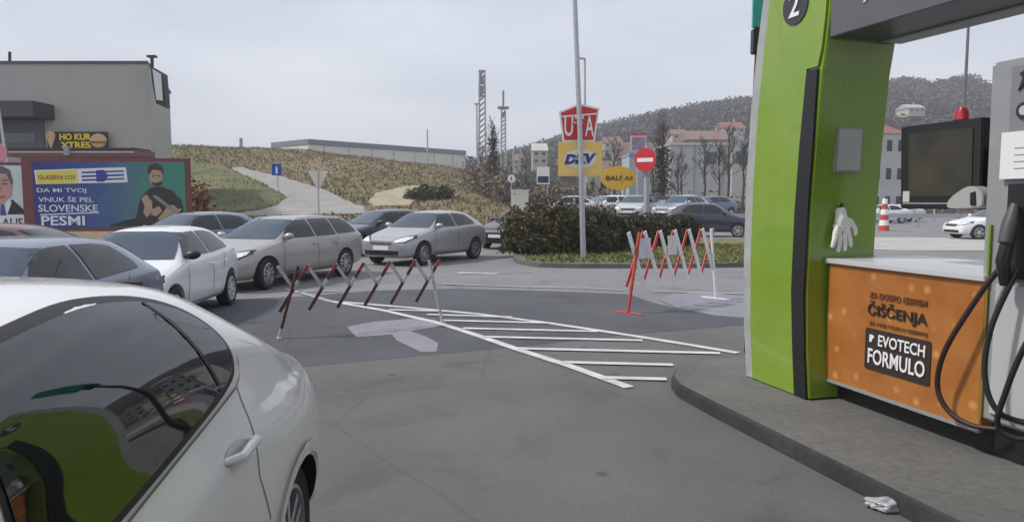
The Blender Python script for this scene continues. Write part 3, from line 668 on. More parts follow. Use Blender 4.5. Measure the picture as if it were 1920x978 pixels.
def slab(name, poly, w0, w1, m, parent=pump, bevel=.006):
    # polygon in (s,z) extruded between w0 and w1
    mb = MB(); mid = (w0 + w1) / 2; mb.prism(poly, pw(0, mid) - pb, U, UP, abs(w1 - w0)); return part(name, mb, m, parent, bevel)
outer = [(0, .14), (-.06, .60), (-.088, 1.24), (-.085, 1.88), (-.035, 2.6), (.03, 3.1), (.10, 3.5), (.22, 3.95)]
innr = [(.95, 3.95), (.93, 3.2), (.90, 2.95), (.865, 2.75), (.82, 2.2), (.785, 1.65), (.77, 1.0), (.80, .5), (.845, .14)]
edgeL = [(.10, .14), (.045, .6), (.02, 1.24), (.03, 1.88), (.08, 2.6), (.14, 3.1), (.20, 3.5), (.30, 3.95)]
strL = [(.68, .14), (.64, .5), (.60, 1.0), (.61, 1.65), (.645, 2.2), (.70, 2.78)]
strR = [(a - .004, b) for a, b in innr[::-1]]
PD = .66
slab('pillar', [(a + .004, b) for a, b in outer] + innr, .012, PD, m_green)
slab('pillar_edge', outer + edgeL[::-1], -.004, .008, m_pwhite, bevel=0)
slab('front_panel', edgeL + [(.93, 3.95), (.90, 3.2), (.87, 2.95), (.83, 2.8), (.70, 2.80)] + strL[::-1][1:], -.008, .008, m_green, bevel=0)
slab('black_stripe', [(a + .003, b) for a, b in strL] + [(.83, 2.78), (.805, 2.2), (.772, 1.65), (.757, 1.0), (.787, .5), (.83, .14)], -.012, .008, m_black, bevel=0)
slab('pillar_base', [(-.02, .0), (-.02, .135), (.86, .135), (.86, 0)], .02, PD + .02, m_black)
slab('number_disc', [(.545 + .155 * math.cos(k * math.pi / 14), 3.335 + .155 * math.sin(k * math.pi / 14) - .0) for k in range(28)], -.018, -.006, mat('disc_charcoal', (.035, .036, .045), .4), bevel=0)
text(pump, 'number', '2', lp(.54, -.021, 3.345 - 0), U, UP, .13, .2, m_white, .01)
# beam: front fascia, soffit
slab('beam', [(.93, 3.0), (4.6, 2.96), (4.6, 3.95), (.95, 3.95)], .01, PD, m_beam)
slab('beam_soffit', [(.95, 2.985), (4.55, 2.945), (4.55, 2.958), (.95, 2.998)], PD - .17, PD + .01, m_beaml, bevel=0)
for i, ch in enumerate('7er'): pass
slab('fascia_lettering', [(1.27, 3.17), (1.33, 3.26), (1.36, 3.26), (1.30, 3.17)], .002, .012, m_cabl, bevel=0)
slab('fascia_lettering', [(1.40, 3.17), (1.40, 3.24), (1.47, 3.24), (1.47, 3.17)], .002, .012, m_cabl, bevel=0)
slab('far_pillar', [(3.9, .14), (3.85, 1.2), (3.75, 2.6), (3.7, 2.96), (4.6, 2.96), (4.72, 1.2), (4.7, .14)], .012, PD, m_green)
# counter with orange advert panel
CW = .19
slab('counter', [(.80, .02), (.80, .29), (2.24, .29), (2.24, .02)], CW + .10, CW + .85, m_black)
slab('counter_body', [(.80, .29), (.80, 1.24), (2.22, 1.24), (2.22, .29)], CW, CW + .85, m_org)
slab('counter_top', [(.79, 1.245), (.79, 1.285), (2.22, 1.285), (2.22, 1.245)], CW - .03, CW + .95, mat('counter_steel', (.62, .63, .65), .35, metal=.3), bevel=.004)
slab('panel_trim', [(.80, .275), (.80, .298), (2.22, .298), (2.22, .275)], CW - .008, CW + .02, m_cab, bevel=0)
wf_ = CW - .006
def ptext(s_, a, z, w_, h_, m, bold=.0): return text(pump, 'lettering', s_, lp(a, wf_, z), U, UP, w_, h_, m, bold, .005)
m_ink = mat('ink_black', (.02, .018, .016), .5); m_inkb = mat('ink_brown', (.14, .05, .02), .5)
ptext('ZA DOBRO IZBIREM', 1.520, 1.045, .52, .045, m_inkb, .005)
ptext('ČIŠČENJA', 1.520, .935, .54, .13, m_ink, .012)
ptext('ZA VAŠE VOZILO IZBERITE', 1.530, .835, .53, .032, m_inkb)
slab('advert_box', [(1.235, .49), (1.235, .775), (1.245, .79), (1.820, .79), (1.830, .775), (1.830, .49), (1.820, .48), (1.245, .48)], CW - .008, CW + .004, mat('advert_dark', (.035, .025, .022), .4), bevel=0)
for s_, a, z, w_, h_ in [('EVOTECH', 1.580, .715, .42, .085), ('FORMULO', 1.535, .585, .52, .115)]:
    text(pump, 'lettering', s_, lp(a, CW - .012, z), U, UP, w_, h_, m_white, .014, .004)
slab('advert_mark', [(1.280, .69), (1.280, .745), (1.310, .745), (1.325, .73), (1.310, .715), (1.300, .69)], CW - .012, CW - .006, m_white, bevel=0)
# receipt plate on the inner face of the pillar
def inner_slab(name, poly, sfn, th, m):   # polygon in (w,z) on the inner face
    mb = MB(); mb.prism([(a, b) for a, b in poly], pw(sfn, 0) - pb, M_, UP, th); return part(name, mb, m, pump, .003)
inner_slab('notice_plate', [(.20, 1.99), (.42, 1.99), (.43, 2.32), (.21, 2.32)], .832, .03, mat('plate_grey', (.42, .43, .40), .4))
inner_slab('notice_frame', [(.185, 1.975), (.435, 1.975), (.445, 2.335), (.195, 2.335)], .822, .03, m_cab)
# dispenser cabinet
slab('dispenser', [(2.220, .02), (2.220, .36), (3.300, .36), (3.300, .02)], CW + .1, CW + .75, m_black)
slab('dispenser_body', [(2.160, .36), (2.140, 2.60), (3.400, 2.60), (3.400, .36)], CW + .02, CW + .75, m_cab, bevel=.02)
slab('dispenser_side_strip', [(2.205, .36), (2.220, .36), (2.220, 1.6), (2.205, 1.6)], CW + .0, CW + .03, m_green, bevel=0)
slab('dispenser_head', [(2.300, 1.90), (2.300, 2.55), (3.350, 2.55), (3.350, 1.90)], CW, CW + .03, mat('head_grey', (.20, .205, .22), .4), bevel=.003)
slab('instruction_sheet', [(2.270, 1.88), (2.270, 2.16), (3.000, 2.16), (3.000, 1.88)], CW - .015, CW - .003, mat('sheet_white', (.72, .73, .74), .6), bevel=0)
for k in range(4): slab('instruction_line', [(2.360, 2.06 - k * .04), (2.360, 2.064 - k * .04), (2.800, 2.064 - k * .04), (2.800, 2.06 - k * .04)], CW - .018, CW - .010, m_cab, bevel=0)
slab('nozzle_recess', [(2.320, 1.28), (2.320, 1.85), (2.500, 1.85), (2.500, 1.28)], CW + .0, CW + .03, m_black, bevel=0)
slab('nozzle_recess', [(2.660, 1.28), (2.660, 1.85), (2.850, 1.85), (2.850, 1.28)], CW + .0, CW + .03, m_black, bevel=0)
slab('recess_divider', [(2.515, .7), (2.515, 1.86), (2.645, 1.86), (2.645, .7)], CW - .03, CW + .03, m_cabl)
slab('lower_door', [(2.270, .42), (2.270, 1.24), (3.200, 1.24), (3.200, .42)], CW + .0, CW + .03, m_cabl)
# pictograms
slab('pictogram', [(2.40 + .05 * math.cos(k * math.pi / 8), 2.28 + .05 * math.sin(k * math.pi / 8)) for k in range(16)], CW - .012, CW - .002, m_ink, bevel=0)
slab('pictogram', [(2.40 + .028 * math.cos(k * math.pi / 8), 2.28 + .028 * math.sin(k * math.pi / 8)) for k in range(16)], CW - .016, CW - .008, m_cabl, bevel=0)
slab('pictogram', [(2.355, 2.40), (2.380, 2.47), (2.360, 2.50), (2.400, 2.52), (2.440, 2.47), (2.460, 2.43), (2.420, 2.41), (2.400, 2.44)], CW - .012, CW - .002, m_ink, bevel=0)
slab('pictogram', [(2.430, 2.37), (2.430, 2.45), (2.460, 2.45), (2.460, 2.37)], CW - .014, CW - .002, m_white, bevel=0)
# nozzles and hoses
def nozzle(s_, z):
    mb = MB(); a = lp(s_, CW - .03, z)
    mb.path([a + UP * .26 - Vector(M_) * .0, a + UP * .1 - M_ * .05, a - M_ * .09 - UP * .06, a - M_ * .06 - UP * .2], [.02, .035, .04, .03], 8)
    nz_ = part('nozzle', mb, m_black, pump, smooth=True)
    part('nozzle_cover', MB().path([a + UP * .28 - M_ * .02, a + UP * .16 - M_ * .05, a + UP * .05 - M_ * .08], [.025, .045, .04], 10), mat('nozzle_grey', (.07, .072, .075), .45), nz_, smooth=True)
nozzle(2.410, 1.45); nozzle(2.750, 1.45)
def hose(pts, r=.016, m=m_rub):
    P_ = [Vector(p) for p in pts]; out = []
    for i in range(len(P_) - 1):
        p0, p1, p2, p3 = P_[max(i - 1, 0)], P_[i], P_[i + 1], P_[min(i + 2, len(P_) - 1)]
        for k in range(8):
            t = k / 8; out.append(.5 * ((2 * p1) + (p2 - p0) * t + (2 * p0 - 5 * p1 + 4 * p2 - p3) * t * t + (3 * p1 - p0 - 3 * p2 + p3) * t ** 3))
    out.append(P_[-1]); part('hose', MB().path(out, r, 10), m, pump, smooth=True)
m_hose = mat('hose_brown_black', (.03, .014, .012), .5)
hose([lp(2.350, CW - .06, 1.35), lp(2.240, CW - .10, 1.15), lp(2.070, CW - .14, .80), lp(2.000, CW - .12, .55), lp(2.060, CW - .10, .40), lp(2.200, CW - .06, .33), lp(2.360, CW + .02, .34)], .017, m_hose)
hose([lp(2.460, CW - .06, 1.35), lp(2.380, CW - .14, 1.0), lp(2.360, CW - .15, .7), lp(2.420, CW - .12, .50), lp(2.540, CW - .05, .45), lp(2.600, CW + .02, .5)], .017)
hose([lp(2.750, CW - .06, 1.3), lp(2.620, CW - .16, .95), lp(2.500, CW - .16, .60), lp(2.440, CW - .12, .40), lp(2.520, CW - .05, .34), lp(2.650, CW + .03, .40)], .017)

# things on the pump
SW = .42
scr = thing('payment_terminal_screen', 'black framed screen box beside the pump cabinet above the orange counter', 'screen', pw(1.9, SW, 1.70))
sb = scr.location.copy()
def sslab(name, poly, w0, w1, m, bevel=.004):
    mb = MB(); mb.prism(poly, pw(0, (w0 + w1) / 2) - sb, U, UP, abs(w1 - w0)); return part(name, mb, m, scr, bevel)
sslab('housing', [(1.27, 1.69), (1.24, 2.30), (1.925, 2.30), (1.94, 1.69)], SW, SW + .28, m_black, .008)
sslab('display', [(1.35, 1.78), (1.33, 2.24), (1.86, 2.24), (1.875, 1.78)], SW - .006, SW + .002, mat('display_glass', (.010, .009, .008), .06, spec=.5, ior=1.5, col2=(.05, .042, .018), vscale=2.2), 0)
sslab('edge_trim', [(1.30, 1.725), (1.30, 1.735), (1.9, 1.735), (1.9, 1.725)], SW - .006, SW + .002, m_cab, 0)
sslab('sticker', [(1.30, 1.74), (1.30, 1.82), (1.36, 1.82), (1.36, 1.74)], SW - .009, SW + .002, mat('sticker_pale', (.5, .5, .45), .6), 0)
sslab('bracket', [(1.92, 1.85), (1.92, 2.1), (2.16, 2.1), (2.16, 1.85)], SW + .08, SW + .16, m_black)
bl = thing('warning_beacon', 'red warning beacon on top of the black screen box', 'beacon', pw(1.66, SW + .12, 2.30))
part('lens', MB().lathe([(0, .10), (.035, .095), (.05, .06), (.052, .012), (0, .012)], n=16), mat('beacon_red', (.45, .02, .03), .25, coat=.6), bl, smooth=True)
part('base', MB().lathe([(0, .014), (.056, .014), (.056, 0), (0, 0)], n=16), m_black, bl)
cup = thing('paper_towel_holder', 'pale rounded plastic holder at the lower right corner of the black screen', 'holder', pw(1.9, .36, 1.7)); kb_ = cup.location.copy()
def hslab(name, poly, w0, w1, m, bevel):
    mb = MB(); mb.prism(poly, pw(0, (w0 + w1) / 2) - kb_, U, UP, abs(w1 - w0)); return part(name, mb, m, cup, bevel)
hslab('body', chaikin([(1.75, 1.71), (1.78, 1.77), (1.90, 1.845), (1.97, 1.845), (2.03, 1.80), (2.04, 1.72), (2.0, 1.70), (1.80, 1.69)]), .33, .43, mat('holder_grey', (.36, .36, .35), .5), .012)
hslab('slot', [(1.95, 1.72), (1.945, 1.80), (1.98, 1.81), (1.99, 1.72)], .322, .34, m_black, 0)
hslab('bracket', [(2.0, 1.74), (2.0, 1.78), (2.16, 1.78), (2.16, 1.74)], .36, .41, m_black, 0)

# white glove hanging on the pillar
def glove():
    t = thing('hanging_glove', 'white glove hanging fingers down on the green pillar', 'glove', pw(.79, .27, 1.665))
    mb = bpy.data.meshes.new('glove'); vs, es, rr = [], [], []
    def V_(a, b, c_, r): vs.append(M_ * a + UP * b + U * c_); rr.append(r); return len(vs) - 1
    root = V_(0, -.10, .045, .055); w0 = V_(0, .0, .03, .045); es.append((root, w0))
    top = V_(.0, .03, .02, .045); es.append((w0, top))
    for a0, L0, sp_ in [(-.068, .15, -.025), (-.025, .185, -.008), (.022, .18, .010), (.064, .145, .025)]:
        b0 = V_(a0 * .8, -.16, .05, .030); es.append((root, b0)); b1 = V_(a0 + sp_ * .4, -.16 - L0 * .5, .062, .022); b2 = V_(a0 + sp_, -.16 - L0 * .93, .055, .017); es += [(b0, b1), (b1, b2)]
    b0 = V_(.075, -.08, .055, .028); b1 = V_(.115, -.14, .065, .022); b2 = V_(.128, -.20, .06, .017); es += [(root, b0), (b0, b1), (b1, b2)]
    mb.from_pydata(vs, es, []); o = link('glove', mb, m_white)
    o.modifiers.new('k', 'SKIN'); o.modifiers.new('s', 'SUBSURF').levels = 2
    for i, sv in enumerate(mb.skin_vertices[0].data): sv.radius = (rr[i] * .95, rr[i] * .95); sv.use_root = (i == 0)
    me = baked(o); bpy.data.objects.remove(o)
    bm = bmesh.new(); bm.from_mesh(me)
    for f in bm.faces: f.smooth = True
    bm.to_mesh(me); bm.free(); me.materials.clear()
    link('glove', me, mat('glove_white', (.74, .73, .70), .8, var=.08, vscale=30, bump=.5, bscale=60), t)
    part('hook', MB().path([U * .02 + UP * .03, U * .05 + UP * .06], .012, 8), m_black, t)
glove()

# teal sign and lamp box behind the pillar
post = thing('forecourt_sign_post', 'thin dark post with teal panel just behind the green pillar', 'sign', at(1402, 712, 8.2) * 1.0)
post.location.z = 0; lx, ly = post.location.x, post.location.y
part('pole', MB().path([(-.02, 0, 0), (-.03, 0, 2.0), (.05, 0, 4.8)], .03, 10), m_black, post, smooth=True)
part('panel', MB().box((.02, -.06, 4.25), (.20, .05, 1.2)), mat('teal_panel', (.03, .32, .26), .3), post, .004)
part('lamp_box', MB().box((-.02, -.07, 3.50), (.12, .12, .27)), m_black, post, .01)

# litter by the kerb
bm = bmesh.new(); bmesh.ops.create_icosphere(bm, subdivisions=4, radius=1)
from mathutils import noise
for v in bm.verts:
    f = 1 + .38 * noise.noise(v.co * 2.1 + Vector((3, 1, 0))) + .22 * noise.noise(v.co * 5.3)
    x = v.co.x; sq_ = .055 * (1 - .45 * max(0, x)) ; v.co = Vector((x * .105 * f, v.co.y * sq_ * f, (v.co.z * f + .75) * sq_ * .62))
    if v.co.z < .006: v.co.z = .006
me_ = bpy.data.meshes.new('crushed_cup'); shade(bm, 28); bm.to_mesh(me_); bm.free()
lt = link('crushed_cup', me_, mat('crumpled_plastic', (.62, .64, .67), .18, bump=.5, bscale=25)); MATS['crumpled_plastic'].node_tree.nodes['Principled BSDF'].inputs['Transmission Weight'].default_value = .45; lt.location = G(1670, 956); lt.rotation_euler = (0, 0, R(-10)); lt.scale = (1.25,) * 3
tag(lt, 'crumpled white plastic cup lying on the ground by the island kerb', 'litter')

# forecourt canopy overhead (unseen, mirrored in the car windows; roof cut back for light)
UNSEEN_CANOPY = True
if UNSEEN_CANOPY:
    cn = thing('canopy', 'unseen flat grey forecourt canopy, roof cut back for light', 'canopy', (2, 0, 0))
    part('roof', MB().box((3.9, -5.4, 5.35), (11.2, 15, .7)), mat('unseen_canopy_soffit', (.62, .63, .65), .5), cn, .02)
    for x, y in ((3.9, -2.5), (3.9, -8)): part('column', MB().box((x, y, 2.5), (.35, .35, 5.0)), m_cabl, cn, .01)  # columns of the unseen canopy

# ------------------------------------------------------------------ barriers
m_bred = mat('barrier_red', (.50, .05, .04), .5, var=.1); m_bdk = mat('barrier_dark_red', (.09, .018, .02), .55, var=.3, vscale=9); m_bwh = mat('barrier_white', (.72, .72, .72), .5, var=.06); m_bdk2 = mat('barrier_grime', (.05, .025, .028), .6, var=.3, vscale=9); m_bre = mat('barrier_old_red', (.26, .04, .035), .55, var=.2, vscale=9); m_bgr = mat('barrier_dull_grey', (.07, .072, .08), .7, var=.2, vscale=9); m_bwo = mat('barrier_worn_white', (.42, .41, .42), .6, var=.2, vscale=9)
def barrier(label, a, b, z0, z1, n, mr, dark):
    a, b = Vector((a[0], a[1], 0)), Vector((b[0], b[1], 0)); u = (b - a).normalized(); Ln = (b - a).length; p = Ln / n
    t = thing('folding_barrier', label, 'barrier', a, math.atan2(u.y, u.x), 'scissor barriers across the lane')
    hh = z1 - z0
    def bar(x0, za, x1, zb, y, cols):
        k = len(cols); A, B = Vector((x0, y, za)), Vector((x1, y, zb)); d = (B - A); ang = math.atan2(d.z, d.x)
        for i, c_ in enumerate(cols):
            if c_ is None: continue
            m0 = A + d * (i + .5) / k; o = part('slat', MB().box(m0, (d.length / k + .001, .016, .042 if dark else (.078 if cols[0] is m_bwh else .056)), Matrix.Rotation(-ang, 3, 'Y')), c_, t)
    for i in range(n):
        x = i * p
        bar(x, z0, x + p, z1, .014 if not dark else -.014, [m_bdk2, mr, m_bdk2, m_bwo, mr, m_bre] if dark else [mr, mr])
        bar(x, z1, x + p, z0, -.014 if not dark else .014, [m_bwo, m_bwo, None, None] if dark else [m_bwh, m_bwh])
        part('rivet', MB().path([(x + p / 2, -.03, (z0 + z1) / 2), (x + p / 2, .03, (z0 + z1) / 2)], .012, 8), m_steel, t)
    for x, top_dx, c_ in ((-.02, .26, mr), (Ln + .02, -.20, m_bwh)):
        k = 8 if dark else 1
        for i in range(k):
            A = Vector((x, -.04, .02)); B = Vector((x + top_dx, -.04, z1 + .0)); d = B - A; m0 = A + d * (i + .5) / k
            part('leg', MB().box(m0, (d.length / k, .03, .032 if dark else .05), Matrix.Rotation(-math.atan2(d.z, d.x), 3, 'Y')), (c_ if not dark else ((mr if i else m_bwo) if c_ == mr else m_bwo)), t)
        part('foot', MB().box((x, -.04, .012), (.05 if dark else .07, .10 if dark else .55, .02)), m_bwo if dark else c_, t)
    return t, u, p
barrier('dark red and white folding barrier in front of the silver estate', G(525, 634), G(825, 606), .34, .92, 6, m_bdk, True)
br, bu, bp_ = barrier('bright red and white folding barrier on feet near the traffic island', G(1175, 587), G(1337, 560), .42, 1.26, 6, m_bred, False)
m_paper = mat('paper', (.62, .58, .68), .8, var=.05)
for lab, f, zc, wd, m in (('pale violet paper sheet hung at the left of the red barrier', .16, 1.0, .33, m_paper), ('cream white paper sheet hung mid way along the red barrier', .46, 1.02, .26, mat('paper_cream', (.70, .66, .62), .8))):
    ps = G(1175, 587) + bu * ((G(1337, 560) - G(1175, 587)).length * f); o = MB(); k = 6
    vs = [(wd * (i / k - .5), -.035 - .012 * math.sin(i * 1.3 + j), zc + .32 * (j / 4 - .5)) for j in range(5) for i in range(k + 1)]
    o.add(vs, [(j * (k + 1) + i, j * (k + 1) + i + 1, (j + 1) * (k + 1) + i + 1, (j + 1) * (k + 1) + i) for j in range(4) for i in range(k)])
    ob = part('paper_sheet', o, m, smooth=True); ob.location = ps; ob.rotation_euler = (0, 0, math.atan2(bu.y, bu.x)); tag(ob, lab, 'paper sheet', 'paper sheets on the barrier')

# ------------------------------------------------------------------ lamp posts, signs
lamp = thing('street_lamp', 'tall leaning grey lamp post on the traffic island carrying the fuel card signs', 'street lamp', (2.05, 20.6, .1))
part('post', MB().path([(0, 0, 0), (-.02, 0, .5), (-.10, 0, 3), (-.30, 0, 7.2), (-.38, 0, 9.0)], [.085, .08, .075, .065, .055], 14), m_steel, lamp, smooth=True)
part('base_door', MB().box((-.03, -.08, .9), (.09, .02, .35)), m_steel, lamp)
part('arm', MB().path([(-.38, 0, 8.95), (-.9, .1, 9.2), (-1.5, .2, 9.25)], .04, 8), m_steel, lamp, smooth=True)
part('lamp_head', MB().box((-1.75, .24, 9.25), (.6, .25, .12)), m_cabl, lamp, .03)
XR = Vector((1, 0, 0))
def plane_sign(name, label, cat, c, group=None): return thing(name, label, cat, c, 0, group)
def flat_poly(name, pts, y, m, parent, th=.03, bevel=0): return part(name, MB().prism([(a, b) for a, b in pts], (0, y, 0), XR, UP, th), m, parent, bevel)
def circle(r, n=28, cx=0, cz=0, rx=1): return [(cx + r * rx * math.cos(k * 2 * math.pi / n), cz + r * math.sin(k * 2 * math.pi / n)) for k in range(n)]
sgn = plane_sign('fuel_card_sign', 'red five sided sign with white letters UTA high on the lamp post', 'sign', at(1086, 231, 20.82))
pent = [(-.47, -.53), (.44, -.53), (.575, .42), (.0, .55), (-.585, .32)]
flat_poly('panel', pent, 0, m_white, sgn, .06); flat_poly('red_field', [(a * .9, b * .9) for a, b in pent], -.035, m_red, sgn, .012)
for s_, x in (('U', -.30), ('T', 0), ('A', .29)):
    text(sgn, 'letter', s_, (x, -.043, -.08), XR, UP, .25, .58, m_white, .01, .004)
flat_poly('crossbar', [(-.5, .16), (-.5, .20), (.5, .28), (.5, .24)], -.046, m_white, sgn, .006)
part('clamp', MB().box((-.06, -.07, .0), (.3, .1, .06)), m_steel, sgn)
sgn = plane_sign('fuel_card_sign', 'square yellow sign with blue letters DKV below the red sign on the lamp post', 'sign', at(1088, 298, 20.82))
m_yel = mat('sign_yellow', (.78, .50, .10), .5, col2=(.80, .58, .22), vscale=1.2)
flat_poly('panel', [(-.63, -.49), (.63, -.49), (.63, .49), (-.63, .49)], 0, m_yel, sgn, .06, .006)
flat_poly('white_oval', circle(.27, 28, 0, 0, 1.7), -.034, mat('sign_white_soft', (.74, .70, .60), .5), sgn, .006)
text(sgn, 'lettering', 'DKV', (0, -.040, .0), (1, 0, .04), (.25, 0, 1), .84, .30, mat('sign_blue', (.02, .05, .25), .5), .07, .005)
part('clamp', MB().box((-.04, -.07, .0), (.3, .1, .06)), m_steel, sgn)

l2 = thing('street_lamp', 'thin distant lamp post with a short arm right behind the leaning lamp post', 'street lamp', (G(1098, 395)[0] * .0 + (1097 - 960) / F * 45, 45, 0))
part('post', MB().path([(0, 0, 0), (-.1, 0, 10.4)], [.09, .06], 8), m_steel, l2); part('arm', MB().path([(-.1, 0, 10.4), (-.5, 0, 10.45)], .07, 8), m_steel, l2)
ne = thing('road_sign', 'round red no entry sign on a thick grey post behind the hedge', 'road sign', at(1212, 440, 26)); ne.location.z = 0
part('post', MB().path([(.0, .06, 0), (0, .06, 3.7)], .10, 14), mat('post_grey', (.36, .38, .38), .6, var=.1), ne, smooth=True)
zc = at(1207, 300, 25.9).z
o = MB().lathe([(0, .0), (.42, .0), (.42, .02), (0, .02)], (-.1, -.12, zc), Vector((-.75, -1, 0)), 32); d_ = part('disc', o, m_red, ne)
XX = Vector((1, -.75, 0)).normalized(); NN = Vector((-.75, -1, 0)).normalized()
part('white_bar', MB().prism([(-.31, -.07), (.31, -.07), (.31, .07), (-.31, .07)], Vector((-.1, -.12, zc)) + NN * .026, XX, UP, .008), m_white, d_)

def post_sign(name, label, cat, px, py_base, d, h, group=None, r=.035):
    t = thing(name, label, cat, ((px - 960) / F * d, d, 0), 0, group)
    return t
ys = thing('road_sign', 'white give way triangle seen from the back on a pole behind the estate', 'road sign', ((598 - 960) / F * 34, 34, 0))
z0 = at(598, 337, 34).z
part('pole', MB().path([(0, .03, -.1), (0, .03, z0 + .45)], .04, 8), m_steel, ys, smooth=True)
part('triangle', MB().prism([(-.47, .42), (.47, .42), (.06, -.43), (-.06, -.43)], (0, .09, z0), XR, UP, .015), mat('sign_cream', (.66, .62, .52), .6), ys)
bs = thing('road_sign', 'small square blue sign on a post by the track', 'road sign', (*on_hill(521, 352), 0)); bs.location.z = hill(*bs.location[:2]) - .1
zz = at(519, 318, bs.location.y).z - bs.location.z; q = bs.location.y / F
part('pole', MB().path([(0, .03, 0), (0, .03, zz + .3)], .04, 8), m_steel, bs)
part('panel', MB().box((-.05, -.02, zz), (18 * q, .03, 21 * q)), mat('sign_strong_blue', (.01, .07, .45), .5), bs)
part('bar', MB().box((-.05, -.045, zz - .05), (4 * q, .01, 13 * q)), m_white, bs)
bu_ = thing('bus_stop_sign', 'small white bus stop sign with a dark lower half on a post beyond the hedge', 'sign', ((1018 - 960) / F * 40, 40, 0))
zc = at(1018, 329, 40).z
part('pole', MB().path([(.25, .04, 0), (.25, .04, zc + .3)], .04, 8), m_steel, bu_)
part('panel', MB().box((0, 0, zc), (.70, .05, .95)), m_white, bu_); part('picture', MB().box((0, -.03, zc - .22), (.60, .02, .36)), mat('bus_dark', (.03, .04, .08), .5), bu_)
rs = thing('road_sign', 'tiny round speed limit sign left of the bus stop sign', 'road sign', ((959 - 960) / F * 48, 48, 0)); zc = at(959, 335, 48).z
part('pole', MB().path([(0, .05, 0), (0, .05, zc)], .035, 8), m_steel, rs); part('disc', MB().lathe([(0, 0), (.26, 0), (.26, .02), (0, .02)], (0, 0, zc), (0, -1, 0), 20), m_white, rs)
part('figure', MB().box((0, -.03, zc), (.07, .01, .24)), m_ink, rs)
eb = thing('utility_cabinet', 'pale cream utility cabinet behind the left end of the hedge', 'cabinet', ((975 - 960) / F * 33, 33, 0)); zt = at(975, 358, 33).z
part('body', MB().box((0, 0, zt / 2), (.78, .45, zt)), mat('cabinet_cream', (.66, .62, .55), .6, var=.05), eb, .02); part('cap', MB().box((0, 0, zt + .02), (.84, .5, .05)), m_white, eb, .01)
part('door_lock', MB().box((-.25, -.235, zt - .15), (.06, .02, .06)), m_ink, eb)

# ------------------------------------------------------------------ hedge, shrubs, trees
def lumps(name, label, spec, n, size, m, group=None, cat='shrub'):
    x0 = sum(s[0] for s in spec) / len(spec); y0 = sum(s[1] for s in spec) / len(spec); cs = []
    tot = sum(s[3] ** 2 for s in spec)
    for (x, y, z, r, rz) in spec:
        k = int(n * r * r / tot); q = np.random.normal(size=(k, 3)); q /= np.linalg.norm(q, axis=1)[:, None]; q *= (np.random.uniform(.35, 1.0, k) ** .45)[:, None]
        bumps = 1 + .24 * np.sin(q[:, 0] * 7 + x * 3) * np.cos(q[:, 2] * 6 + y) + .12 * np.sin(q[:, 1] * 9 + q[:, 2] * 5 + x)
        q *= bumps[:, None]; c_ = q * np.array([r, r, rz]) + np.array([x - x0, y - y0, z]); cs.append(c_[c_[:, 2] > .02])
    cs = np.concatenate(cs); t = thing(name, label, cat, (x0, y0, .1), 0, group)
    tris('foliage', leaves(cs, size), m, t)
    st = MB()
    for (x, y, z, r, rz) in spec:
        for k in range(5):
            a = random.uniform(0, 6.3); st.path([(x - x0 + .1 * math.cos(a), y - y0 + .1 * math.sin(a), 0), (x - x0 + r * .5 * math.cos(a), y - y0 + r * .5 * math.sin(a), z + rz * .3)], [.03, .012], 5)
    part('stems', st, mat('bark', (.09, .065, .045), .9), t); return t
m_leaf = mat('hedge_leaf', (.038, .034, .013), .75, col2=(.15, .125, .052), vscale=1.6, island=True)
m_leaf2 = mat('dark_hedge_leaf', (.024, .027, .011), .7, col2=(.085, .08, .034), vscale=1.6, island=True)
HG = 'evergreen shrubs on the traffic island'
lumps('shrub', 'tall rounded olive green shrub left of the lamp post', [(.35, 22.4, .62, .75, .80), (.95, 22.3, .75, .85, .95), (1.55, 22.6, .70, .7, .85), (.75, 22.0, .35, .6, .45), (.2, 22.9, .4, .5, .5)], 26000, .052, m_leaf, HG)
lumps('shrub', 'dark green shrub right behind the lamp post', [(2.3, 22.9, .70, .8, .88), (2.95, 23.3, .62, .75, .75), (3.5, 23.8, .5, .6, .55), (2.6, 22.6, .4, .6, .5)], 20000, .052, m_leaf2, HG)
lumps('shrub', 'long low dark hedge right of the tall shrubs', [(4.2, 25.5, .55, .75, .58), (4.9, 25.8, .55, .75, .55), (5.6, 26.2, .55, .75, .55), (6.3, 26.6, .52, .7, .52)], 18000, .06, m_leaf2, HG)
m_rust = mat('rusty_twigs', (.14, .07, .035), .9, col2=(.30, .17, .09), vscale=2, island=True)
lumps('shrub', 'reddish brown dry shrub at the right edge of the blue billboard', [(-10.4, 24.0, 1.0, .42, 1.3), (-10.1, 24.3, .6, .5, .8)], 1500, .10, m_rust)

